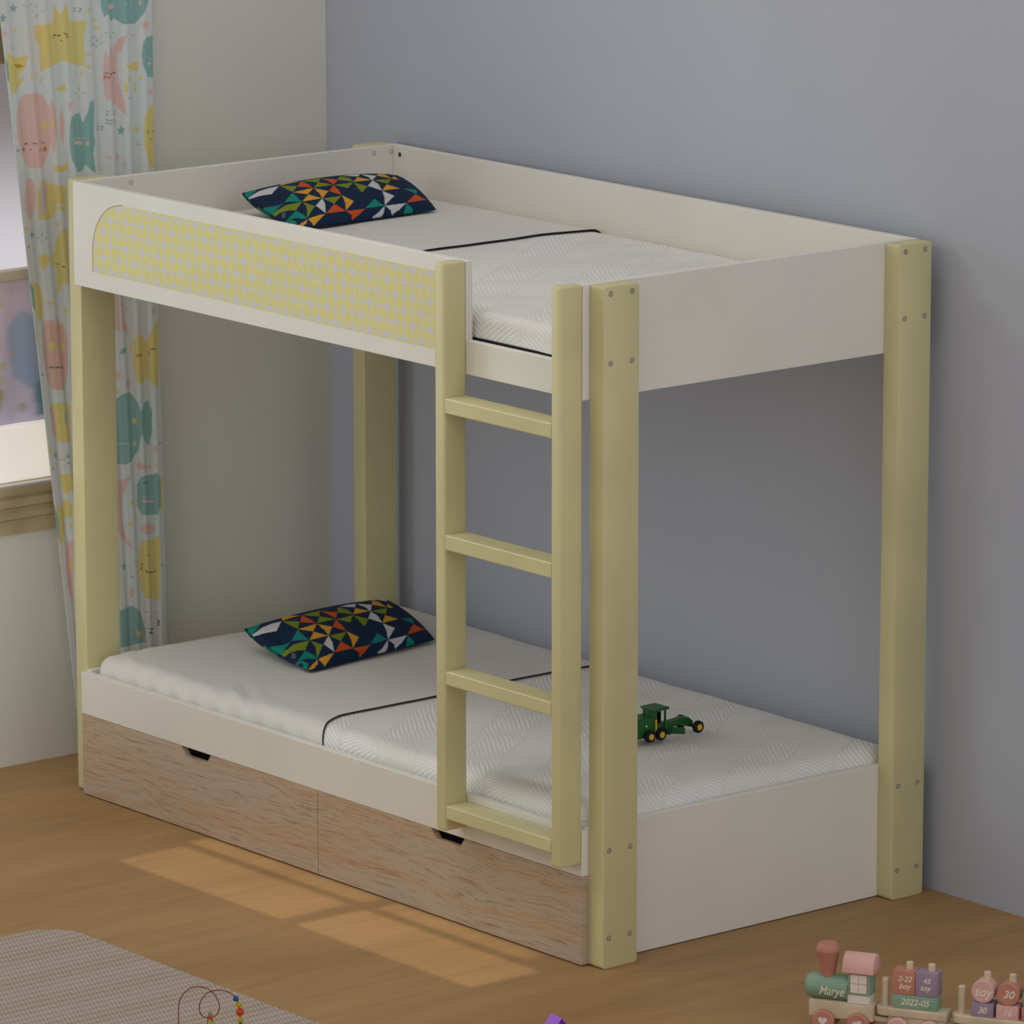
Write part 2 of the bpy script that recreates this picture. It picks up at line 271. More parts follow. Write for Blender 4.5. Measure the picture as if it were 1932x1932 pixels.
CURT_JSON = '[[[221,205,132],[310,4057,343,4005,377,4057,399,3965,509,3958,489,3887,488,3827,492,3720,437,3730,353,3762,316,3745,255,3730,212,3714,209,3840,180,3902,181,3957,296,3963]],[[92,84,80],[294,3906,298,3902,302,3899,307,3898,311,3899,316,3900,320,3903,320,3898,316,3895,311,3894,307,3893,302,3894,298,3897,294,3901]],[[92,84,80],[320,3901,325,3898,329,3895,333,3894,338,3895,342,3896,347,3899,347,3894,342,3891,338,3890,333,3889,329,3890,325,3893,320,3896]],[[92,84,80],[359,3908,364,3905,368,3902,373,3901,377,3901,381,3903,386,3906,386,3901,381,3898,377,3896,372,3896,368,3897,364,3900,359,3903]],[[205,140,110],[369,3894,391,3892,390,3878,368,3880]],[[205,150,120],[293,3893,303,3892,303,3880,293,3881]],[[92,84,80],[346,3870,352,3869,352,3861,346,3862]],[[142,180,174],[597,4081,602,4020,620,3968,639,3986,662,3939,687,3957,736,3923,823,3916,867,3958,899,4017,906,4057]],[[222,188,178],[639,4034,684,4030,683,4006,639,4010]],[[222,188,178],[850,4046,862,4045,862,4015,849,4016]],[[190,205,200],[747,4033,750,4028,753,4025,756,4024,760,4025,763,4027,766,4032,766,4027,763,4022,760,4020,756,4019,753,4020,750,4023,747,4028]],[[190,205,200],[781,4028,784,4024,788,4021,791,4020,794,4020,798,4023,801,4027,801,4022,798,4018,794,4015,791,4015,788,4016,784,4019,781,4023]],[[142,180,174],[-11,3808,2,3777,14,3675,0,3687]],[[221,205,132],[-2,3837,57,3802,135,3806,116,3747,91,3714,61,3693,111,3692,90,3654,47,3617,23,3614,12,3676]],[[180,158,55],[44,3763,80,3767,110,3752,74,3743]],[[222,188,178],[50,3501,69,3560,107,3607,179,3609,227,3586,262,3523,270,3431,268,3320,232,3232,201,3210,122,3217,81,3287,54,3400]],[[222,188,178],[263,3573,293,3530,311,3427,288,3288,279,3268,265,3391]],[[222,188,178],[345,3520,361,3433,349,3307,326,3385,328,3466]],[[221,205,132],[215,3468,227,3445,246,3458,250,3403,229,3413,214,3431]],[[221,205,132],[269,3458,284,3457,283,3417,268,3418]],[[92,84,80],[104,3343,108,3346,112,3347,117,3348,121,3347,124,3344,128,3341,128,3335,124,3339,120,3342,116,3343,112,3342,108,3341,104,3338]],[[92,84,80],[154,3341,158,3344,162,3346,166,3346,170,3345,174,3343,178,3339,178,3334,174,3338,170,3340,166,3341,162,3341,158,3339,154,3336]],[[92,84,80],[210,3340,214,3343,218,3345,222,3345,226,3344,230,3341,234,3338,234,3333,230,3336,226,3339,222,3340,218,3340,214,3338,210,3335]],[[190,130,110],[108,3315,108,3310,106,3306,103,3303,99,3302,95,3302,92,3304,89,3307,87,3312,87,3317,88,3321,90,3325,92,3328,96,3330,100,3329,103,3327,106,3324,108,3319]],[[190,130,110],[244,3304,243,3299,241,3295,238,3292,235,3291,231,3291,227,3293,225,3297,223,3301,222,3306,223,3311,225,3315,228,3318,232,3319,235,3319,239,3317,242,3313,244,3309]],[[92,84,80],[134,3319,136,3316,137,3314,139,3313,140,3314,142,3315,144,3318,144,3313,142,3310,140,3309,139,3308,137,3309,135,3311,134,3314]],[[92,84,80],[191,3313,194,3309,196,3306,199,3305,202,3305,205,3308,208,3312,208,3307,205,3303,202,3300,199,3299,196,3301,193,3304,191,3308]],[[142,180,174],[388,3420,397,3460,432,3477,456,3475,477,3422,512,3500,519,3530,547,3538,540,3366,548,3314,534,3254,548,3151,524,3163,488,3202,462,3164,432,3167,396,3237,386,3329]],[[222,188,178],[411,3331,472,3325,471,3307,410,3313]],[[222,188,178],[493,3322,512,3320,512,3300,492,3302]],[[190,205,200],[423,3348,497,3341,497,3337,423,3344]],[[222,188,178],[378,3533,399,3541,396,3491,381,3502]],[[222,188,178],[620,3790,640,3753,660,3828,671,3751,685,3816,722,3853,762,3865,746,3821,733,3776,708,3773,701,3718,712,3615,747,3500,752,3438,703,3483,666,3507,663,3477,655,3539,630,3520,612,3573,605,3655]],[[92,84,80],[615,3679,619,3676,623,3674,626,3673,630,3673,634,3674,638,3677,637,3672,634,3669,630,3668,626,3668,623,3669,619,3671,615,3674]],[[92,84,80],[644,3672,647,3669,651,3667,655,3666,658,3667,662,3668,666,3670,666,3665,662,3663,658,3661,654,3661,651,3662,647,3664,643,3667]],[[92,84,80],[668,3676,672,3673,676,3671,679,3670,683,3671,687,3672,691,3674,690,3669,687,3667,683,3665,679,3665,676,3666,672,3668,668,3671]],[[205,140,115],[630,3650,629,3647,627,3644,625,3642,621,3641,618,3642,615,3643,612,3645,610,3648,610,3651,611,3654,612,3657,615,3659,618,3660,622,3659,625,3658,627,3656,629,3653]],[[205,140,115],[652,3646,651,3643,649,3640,647,3638,643,3637,640,3638,637,3639,634,3641,633,3644,632,3647,633,3650,634,3653,637,3655,640,3656,644,3655,647,3654,650,3652,651,3649]],[[222,188,178],[784,3863,828,3865,815,3846,796,3845]],[[142,180,174],[864,3806,883,3840,952,3850,952,3615,892,3630,866,3683,859,3745]],[[222,188,178],[916,3700,915,3696,913,3693,909,3691,905,3690,901,3691,897,3692,894,3695,891,3698,891,3702,892,3705,894,3708,897,3710,901,3711,906,3711,910,3709,913,3706,915,3703]],[[190,205,200],[900,3734,904,3729,908,3726,912,3725,917,3725,921,3728,925,3732,925,3727,921,3723,916,3720,912,3720,908,3721,904,3724,900,3729]],[[221,205,132],[862,3367,876,3437,908,3475,952,3487,952,3127,902,3147,878,3211,863,3285]],[[92,84,80],[877,3327,880,3337,884,3343,887,3344,890,3342,894,3336,897,3325,897,3320,893,3331,890,3337,887,3339,884,3338,880,3332,877,3322]],[[92,84,80],[912,3324,915,3334,919,3340,922,3341,925,3339,928,3332,932,3322,932,3317,928,3327,925,3334,922,3336,918,3334,915,3329,912,3319]],[[92,84,80],[900,3302,902,3299,905,3296,907,3295,910,3296,912,3298,915,3301,915,3296,912,3293,910,3291,907,3290,905,3291,902,3293,900,3297]],[[221,205,132],[751,3714,788,3695,794,3715,841,3711,837,3666,793,3669,763,3687]],[[221,205,132],[805,3607,827,3605,814,3581,826,3552,801,3554,811,3581]],[[221,205,132],[744,3612,759,3611,758,3560,743,3561]],[[221,205,132],[844,3644,859,3643,858,3613,843,3614]],[[221,205,132],[766,3653,776,3652,775,3612,765,3613]],[[221,205,132],[280,3217,341,3206,372,3229,383,3187,340,3171,285,3186]],[[142,180,174],[52,4085,58,4067,76,4064,62,4053,66,4034,51,4045,35,4037,40,4055,26,4068,44,4068]],[[142,180,174],[-21,4041,-15,4023,3,4020,-11,4009,-7,3990,-22,4001,-38,3993,-33,4011,-47,4024,-29,4024]],[[142,180,174],[721,3390,729,3370,749,3366,733,3354,738,3333,720,3345,703,3336,708,3356,692,3371,713,3371]],[[142,180,174],[58,3329,62,3319,72,3318,64,3312,66,3301,58,3308,49,3303,52,3313,44,3320,54,3320]],[[221,205,132],[61,3961,65,3950,76,3948,67,3941,70,3929,60,3936,50,3931,53,3942,44,3951,56,3951]],[[221,205,132],[819,3383,826,3365,845,3362,830,3350,834,3331,818,3343,802,3334,807,3353,793,3366,812,3366]],[[221,205,132],[756,3382,766,3381,765,3346,755,3347]],[[222,188,178],[885,3942,894,3918,918,3914,899,3900,904,3876,884,3890,864,3879,869,3902,852,3920,875,3920]],[[222,188,178],[910,3572,916,3556,933,3553,920,3542,924,3525,909,3535,894,3527,899,3544,886,3557,903,3557]],[[222,188,178],[692,3244,699,3227,716,3224,702,3214,706,3197,692,3207,677,3199,681,3216,668,3229,685,3229]],[[222,188,178],[620,3233,652,3230,652,3215,620,3218]],[[222,188,178],[-11,3953,-7,3940,6,3937,-4,3929,-1,3916,-12,3924,-24,3918,-20,3931,-30,3940,-17,3940]],[[222,188,178],[751,3172,750,3165,748,3159,745,3155,742,3153,739,3153,735,3156,733,3161,731,3167,731,3174,731,3181,733,3187,736,3191,739,3193,743,3193,746,3190,748,3186,750,3179]],[[221,205,132],[152,3921,169,3920,169,3926,153,3927]],[[221,205,132],[142,3912,150,3895,156,3898,148,3914]],[[221,205,132],[128,3916,119,3901,125,3897,134,3912]],[[221,205,132],[124,3930,107,3931,107,3925,124,3924]],[[221,205,132],[134,3940,126,3956,120,3953,128,3937]],[[221,205,132],[149,3935,157,3950,151,3954,142,3939]],[[142,180,174],[564,3843,582,3841,582,3847,565,3849]],[[142,180,174],[554,3833,562,3816,568,3819,560,3835]],[[142,180,174],[539,3837,530,3822,537,3818,545,3833]],[[142,180,174],[535,3851,518,3853,518,3846,535,3845]],[[142,180,174],[546,3861,538,3877,531,3875,540,3858]],[[142,180,174],[561,3857,569,3872,563,3875,554,3860]],[[142,180,174],[156,4038,181,4036,181,4032,156,4034]],[[142,180,174],[214,4034,239,4032,239,4028,213,4030]],[[142,180,174],[196,4068,200,4067,200,4046,195,4047]],[[142,180,174],[194,4020,199,4019,199,3998,194,3999]],[[142,180,174],[618,3887,641,3885,641,3881,618,3883]],[[142,180,174],[669,3883,692,3881,692,3877,669,3879]],[[142,180,174],[653,3912,658,3912,658,3894,653,3894]],[[142,180,174],[652,3870,657,3870,657,3851,652,3852]],[[142,180,174],[422,3588,444,3587,444,3582,422,3584]],[[142,180,174],[473,3584,495,3582,495,3578,473,3580]],[[142,180,174],[457,3614,462,3613,461,3595,456,3595]],[[142,180,174],[456,3572,461,3571,461,3553,456,3553]],[[142,180,174],[546,3836,563,3835,563,3831,546,3832]],[[142,180,174],[585,3833,602,3831,602,3827,585,3829]],[[142,180,174],[572,3855,577,3855,577,3841,572,3841]],[[142,180,174],[571,3823,576,3822,576,3808,571,3809]],[[142,180,174],[165,2843,185,2840,185,2836,165,2838]],[[142,180,174],[212,2838,232,2836,232,2831,212,2834]],[[142,180,174],[197,2865,202,2865,201,2848,196,2848]],[[142,180,174],[196,2826,201,2826,200,2809,195,2809]],[[142,180,174],[28,3855,57,3852,57,3848,28,3851]],[[142,180,174],[761,3529,791,3527,791,3523,761,3525]],[[142,180,174],[815,3279,845,3276,845,3272,815,3275]],[[142,180,174],[101,4073,129,4070,129,4066,100,4069]],[[142,180,174],[145,4072,174,4070,174,4066,145,4068]],[[221,205,132],[540,3959,560,3971,586,3953,564,3947]],[[221,205,132],[549,3913,569,3925,595,3907,573,3901]],[[221,205,132],[493,3786,513,3798,540,3780,518,3774]],[[221,205,132],[492,3715,512,3728,538,3709,516,3703]],[[221,205,132],[429,3702,439,3701,438,3667,429,3668]],[[221,205,132],[468,3699,478,3698,477,3664,468,3665]],[[221,205,132],[209,3686,218,3685,218,3651,208,3652]],[[221,205,132],[185,3718,195,3717,194,3683,185,3684]],[[221,205,132],[144,3711,154,3711,153,3676,143,3677]],[[221,205,132],[162,3800,171,3800,171,3765,161,3766]],[[221,205,132],[295,3621,350,3626,368,3645,367,3589,335,3607,324,3588,319,3611]],[[150,155,160],[428,4032,447,4031,447,4027,428,4028]],[[150,155,160],[427,4014,447,4013,447,4009,427,4010]],[[150,155,160],[442,4028,447,4028,432,4013,427,4013]],[[150,155,160],[458,4030,478,4028,478,4024,458,4026]],[[150,155,160],[458,4012,477,4010,477,4006,458,4008]],[[150,155,160],[473,4026,478,4025,463,4010,458,4011]],[[150,155,160],[621,3471,641,3470,641,3465,621,3467]],[[150,155,160],[621,3453,641,3451,640,3447,621,3449]],[[150,155,160],[636,3467,641,3467,626,3452,621,3452]],[[150,155,160],[668,3470,688,3468,688,3464,668,3466]],[[150,155,160],[668,3452,688,3450,687,3446,668,3448]],[[150,155,160],[683,3466,688,3465,673,3450,668,3451]],[[150,155,160],[618,3426,638,3424,637,3420,618,3422]],[[150,155,160],[617,3407,637,3406,637,3402,617,3403]],[[150,155,160],[633,3421,638,3421,622,3406,617,3406]],[[150,155,160],[639,3422,659,3420,658,3416,639,3418]],[[150,155,160],[638,3404,658,3402,658,3398,638,3399]],[[150,155,160],[654,3417,658,3417,643,3402,638,3403]],[[150,155,160],[665,3424,685,3422,684,3418,665,3420]],[[150,155,160],[664,3405,684,3403,684,3399,664,3401]],[[150,155,160],[680,3419,684,3419,669,3404,664,3404]],[[150,155,160],[562,3397,581,3395,581,3391,562,3393]],[[150,155,160],[561,3379,581,3377,581,3373,561,3375]],[[150,155,160],[576,3393,581,3392,566,3378,561,3378]],[[150,155,160],[589,3395,609,3393,608,3389,589,3391]],[[150,155,160],[589,3376,608,3375,608,3371,588,3372]],[[150,155,160],[604,3390,609,3390,593,3375,588,3375]],[[221,205,132],[506,4007,529,4023,547,4016,522,4004,516,3988]],[[221,205,132],[157,3153,199,3144,174,3086,182,2937,259,2930,293,2962,300,3012,363,3006,365,3097,296,3109,266,3117,230,3141]],[[222,188,178],[167,3051,164,3014,157,2981,146,2958,134,2946,122,2947,110,2961,101,2987,95,3020,94,3058,97,3095,104,3127,114,3151,127,3163,139,3161,151,3147,160,3122,165,3088]],[[206,190,182],[237,3054,235,3020,230,2991,223,2969,215,2958,207,2959,199,2971,193,2994,190,3025,189,3059,191,3093,196,3122,203,3143,211,3154,219,3154,227,3141,233,3118,237,3088]],[[221,205,132],[300,2997,363,3001,363,2970,317,2969]],[[221,205,132],[178,2739,221,2755,247,2727,276,2744,296,2829,334,2876,368,2867,362,2576,327,2580,295,2517,290,2666,247,2711,207,2665,186,2698]],[[92,84,80],[288,2697,292,2694,295,2691,299,2690,303,2690,307,2692,310,2695,310,2690,306,2687,303,2685,299,2685,295,2686,292,2688,288,2692]],[[92,84,80],[321,2681,325,2677,328,2674,332,2673,336,2674,339,2675,343,2678,343,2673,339,2670,335,2668,332,2668,328,2669,324,2672,321,2675]],[[221,205,132],[133,2617,187,2585,201,2512,201,2420,170,2398,151,2436]],[[142,180,174],[114,2614,139,2580,149,2456,132,2479]],[[221,205,132],[103,2913,107,2901,119,2899,110,2892,112,2879,102,2887,92,2881,95,2893,87,2902,98,2902]],[[142,180,174],[141,2883,147,2868,162,2865,150,2856,153,2841,140,2850,127,2843,131,2858,120,2870,135,2869]],[[142,180,174],[113,2815,116,2806,124,2805,118,2800,119,2791,112,2796,105,2793,107,2801,101,2807,109,2807]],[[221,205,132],[294,2916,302,2915,301,2884,294,2885]],[[221,205,132],[313,2924,320,2923,319,2893,312,2894]],[[221,205,132],[206,2511,227,2489,258,2495,276,2478,258,2475,209,2496]],[[221,205,132],[343,2455,348,2441,362,2439,351,2431,354,2417,343,2425,331,2419,334,2433,324,2443,338,2443]],[[222,188,178],[190,2333,207,2398,287,2399,341,2336,355,2252,351,2087,328,2013,248,2022,213,2094,191,2230]],[[220,178,160],[240,2368,329,2368,338,2192,328,2018,254,2025,238,2152]],[[221,205,132],[236,2279,268,2276,267,2228,235,2232]],[[221,205,132],[307,2268,334,2265,333,2224,306,2227]],[[92,84,80],[235,2147,323,2137,323,2132,235,2142]],[[221,205,132],[150,2368,158,2367,157,2306,148,2307]],[[142,180,174],[185,2125,188,2117,197,2115,190,2110,192,2101,185,2107,178,2103,180,2111,173,2118,182,2118]],[[221,205,132],[246,1950,339,1944,363,1921,361,1729,273,1737,268,1829,251,1893]],[[190,195,185],[343,1861,342,1845,339,1831,336,1821,332,1816,328,1817,324,1823,321,1834,319,1848,318,1864,319,1880,322,1893,325,1903,330,1908,334,1908,338,1902,341,1891,343,1877]],[[222,188,178],[230,1927,250,1945,271,1849,275,1740,243,1811]],[[221,205,132],[229,1717,233,1705,245,1703,236,1696,238,1683,228,1691,218,1686,221,1698,212,1707,224,1706]],[[142,180,174],[263,1692,268,1677,284,1673,272,1665,275,1648,262,1659,249,1652,253,1667,242,1679,257,1678]],[[142,180,174],[339,1672,343,1660,355,1657,346,1650,348,1638,338,1646,328,1641,331,1652,322,1662,334,1661]],[[142,180,174],[277,1645,326,1639,326,1635,277,1641]],[[142,180,174],[243,1611,245,1603,253,1601,247,1597,249,1589,242,1594,236,1590,238,1598,232,1604,240,1604]],[[142,180,174],[342,1630,345,1621,353,1620,347,1615,349,1606,341,1611,334,1608,336,1616,330,1623,338,1622]],[[221,205,132],[293,1561,365,1557,366,1468,322,1448,298,1493]],[[221,205,132],[309,1429,362,1391,363,1317,307,1325]],[[221,205,132],[265,1409,302,1378,318,1282,304,1195,267,1197]],[[142,180,174],[241,1412,270,1330,276,1199,258,1248]],[[221,205,132],[335,1290,362,1291,361,1250]],[[222,188,178],[323,1192,365,1192,365,835,327,925,314,1052]],[[221,205,132],[275,1145,286,1143,286,1116,275,1118]],[[221,205,132],[282,1083,289,1082,287,988,280,989]],[[221,205,132],[338,1080,358,1078,357,1036,337,1039]],[[222,188,178],[659,2492,684,2484,695,2276,656,2301]],[[222,188,178],[690,2483,709,2476,719,2351,759,2258,705,2290]],[[221,205,132],[743,2415,747,2405,757,2403,749,2397,751,2386,742,2393,733,2388,736,2398,728,2406,739,2406]],[[221,205,132],[936,2389,938,2382,945,2380,940,2376,941,2369,935,2374,929,2370,931,2377,926,2382,933,2382]],[[221,205,132],[762,2466,772,2465,772,2442,762,2443]],[[222,188,178],[915,2370,914,2363,913,2357,910,2353,906,2351,903,2351,900,2354,897,2359,896,2365,895,2372,896,2379,898,2385,900,2390,904,2392,907,2391,910,2389,913,2384,915,2377]],[[221,205,132],[779,2223,805,2257,842,2237,861,2204,893,2262,932,2315,945,2329,936,1954,901,1974,863,2010,825,1983,794,2003,777,2088]],[[200,130,95],[794,2150,832,2145,832,2133,794,2137]],[[92,84,80],[883,2162,889,2167,894,2170,900,2170,906,2168,912,2164,918,2158,918,2153,912,2159,906,2163,900,2165,894,2165,888,2162,882,2157]],[[200,130,95],[879,2151,885,2151,885,2136,879,2137]],[[142,180,174],[716,2205,723,2187,740,2184,727,2174,730,2156,716,2167,701,2160,705,2176,692,2190,709,2189]],[[142,180,174],[694,2187,697,2176,708,2174,700,2168,702,2157,693,2164,684,2160,687,2170,679,2178,689,2177]],[[221,205,132],[754,2206,766,2204,766,2173,753,2174]],[[222,188,178],[688,2047,687,2039,685,2033,681,2028,676,2026,670,2027,666,2030,662,2035,659,2043,658,2050,660,2058,662,2065,666,2069,671,2071,676,2071,681,2068,685,2062,688,2055]],[[222,188,178],[755,1997,754,1988,751,1980,747,1975,742,1972,737,1973,732,1977,728,1983,726,1991,725,2001,726,2010,729,2018,733,2023,738,2026,743,2025,748,2022,752,2015,754,2007]],[[221,205,132],[661,1974,678,1972,678,1947,660,1949]],[[142,180,174],[655,1916,699,1947,755,1947,798,1888,820,1833,842,1882,868,1889,892,1834,892,1708,870,1643,851,1656,818,1712,800,1626,755,1574,711,1559,648,1572]],[[221,205,132],[766,1813,778,1796,792,1807,791,1763,776,1777,765,1782]],[[200,210,205],[657,1683,732,1673,732,1669,656,1679]],[[222,188,178],[769,1679,784,1677,784,1652,769,1654]],[[200,210,205],[732,1674,734,1670,737,1667,740,1666,743,1667,746,1668,749,1671,749,1666,746,1663,743,1661,740,1661,737,1662,734,1665,732,1668]],[[222,188,178],[659,1476,716,1485,760,1515,715,1437,688,1357,686,1252,716,1153,755,1090,684,1147,654,1215]],[[142,180,174],[788,1438,816,1482,867,1480,924,1485,942,1428,940,1312,920,1257,819,1268,788,1322]],[[222,188,178],[819,1351,897,1340,897,1328,819,1338]],[[190,210,205],[825,1378,829,1372,834,1367,839,1366,845,1366,850,1369,855,1374,855,1369,850,1364,844,1361,839,1360,834,1362,829,1366,824,1373]],[[190,210,205],[878,1371,882,1365,886,1360,890,1359,894,1359,899,1362,903,1368,903,1362,898,1357,894,1354,890,1353,886,1355,882,1359,877,1366]],[[85,130,120],[822,1449,860,1444,860,1438,822,1443]],[[221,205,132],[940,1476,955,1458,954,1263,937,1260]],[[221,205,132],[751,1364,756,1350,770,1347,759,1339,762,1325,751,1334,739,1328,742,1342,732,1352,746,1352]],[[221,205,132],[740,1255,745,1241,759,1238,748,1230,751,1216,740,1225,728,1219,731,1233,721,1243,735,1243]],[[221,205,132],[778,1292,780,1285,787,1284,782,1280,783,1272,777,1277,771,1274,773,1281,768,1286,775,1286]],[[221,205,132],[912,1541,915,1533,923,1531,917,1527,918,1519,912,1524,905,1520,907,1528,901,1534,909,1534]],[[221,205,132],[937,1758,941,1749,949,1747,943,1742,944,1733,937,1739,930,1735,932,1743,925,1750,934,1750]],[[221,205,132],[933,1211,936,1203,944,1201,938,1197,939,1189,933,1194,926,1191,928,1198,922,1204,930,1204]],[[222,188,178],[805,1194,837,1221,869,1219,906,1185,886,1156,836,1158]],[[222,188,178],[786,1554,811,1561,861,1528,881,1552,880,1505,855,1524,817,1518,792,1527]],[[222,188,178],[922,1615,921,1608,919,1602,916,1598,912,1596,907,1596,903,1599,900,1605,898,1611,897,1618,898,1625,900,1631,904,1636,908,1638,912,1637,916,1634,920,1629,922,1622]],[[142,180,174],[695,1030,701,1012,718,1008,705,998,708,980,694,992,679,984,683,1001,670,1015,688,1014]],[[142,180,174],[941,991,944,983,952,981,946,977,947,968,941,974,934,970,936,978,930,984,938,984]],[[142,180,174],[942,1661,945,1653,953,1652,947,1647,948,1639,942,1644,935,1641,937,1648,931,1654,939,1654]],[[150,155,160],[731,942,761,938,761,934,731,938]],[[221,205,132],[761,1028,765,1019,773,1017,766,1012,768,1003,761,1009,754,1005,756,1014,749,1021,758,1020]],[[222,188,178],[757,852,756,841,753,832,749,825,744,822,739,823,734,827,730,835,727,845,727,856,728,867,731,876,735,882,740,885,745,885,750,880,754,872,756,863]],[[221,205,132],[797,1089,816,1129,873,1126,931,1145,923,785,830,809,799,877,785,985]],[[92,84,80],[837,954,898,945,898,940,837,949]],[[92,84,80],[835,968,840,968,840,949,835,949]],[[92,84,80],[894,958,900,957,899,942,894,943]],[[92,84,80],[805,996,808,1000,811,1002,814,1003,817,1001,820,998,823,993,823,988,820,993,817,996,814,997,811,997,808,995,805,990]],[[200,120,80],[804,986,814,984,813,967,803,969]],[[170,148,50],[840,1046,865,1043,865,1036,840,1040]],[[142,180,174],[645,762,740,782,797,740,827,640,828,565,642,561]],[[221,205,132],[766,643,782,630,804,638,800,590,782,609,768,606]],[[92,84,80],[848,641,881,636,881,631,848,636]],[[92,84,80],[848,616,881,611,881,605,848,610]],[[92,84,80],[875,634,881,634,854,612,848,613]],[[92,84,80],[909,675,924,672,924,667,909,669]],[[92,84,80],[908,649,924,647,923,642,908,644]],[[92,84,80],[918,671,924,670,915,646,908,647]],[[142,180,174],[828,735,852,732,851,727,828,731]],[[142,180,174],[881,727,904,724,904,720,881,723]],[[142,180,174],[864,759,869,759,869,739,864,740]],[[142,180,174],[864,715,869,714,868,695,863,696]],[[221,205,132],[938,607,942,596,953,594,944,588,947,577,938,584,929,579,931,590,923,598,934,597]]]'
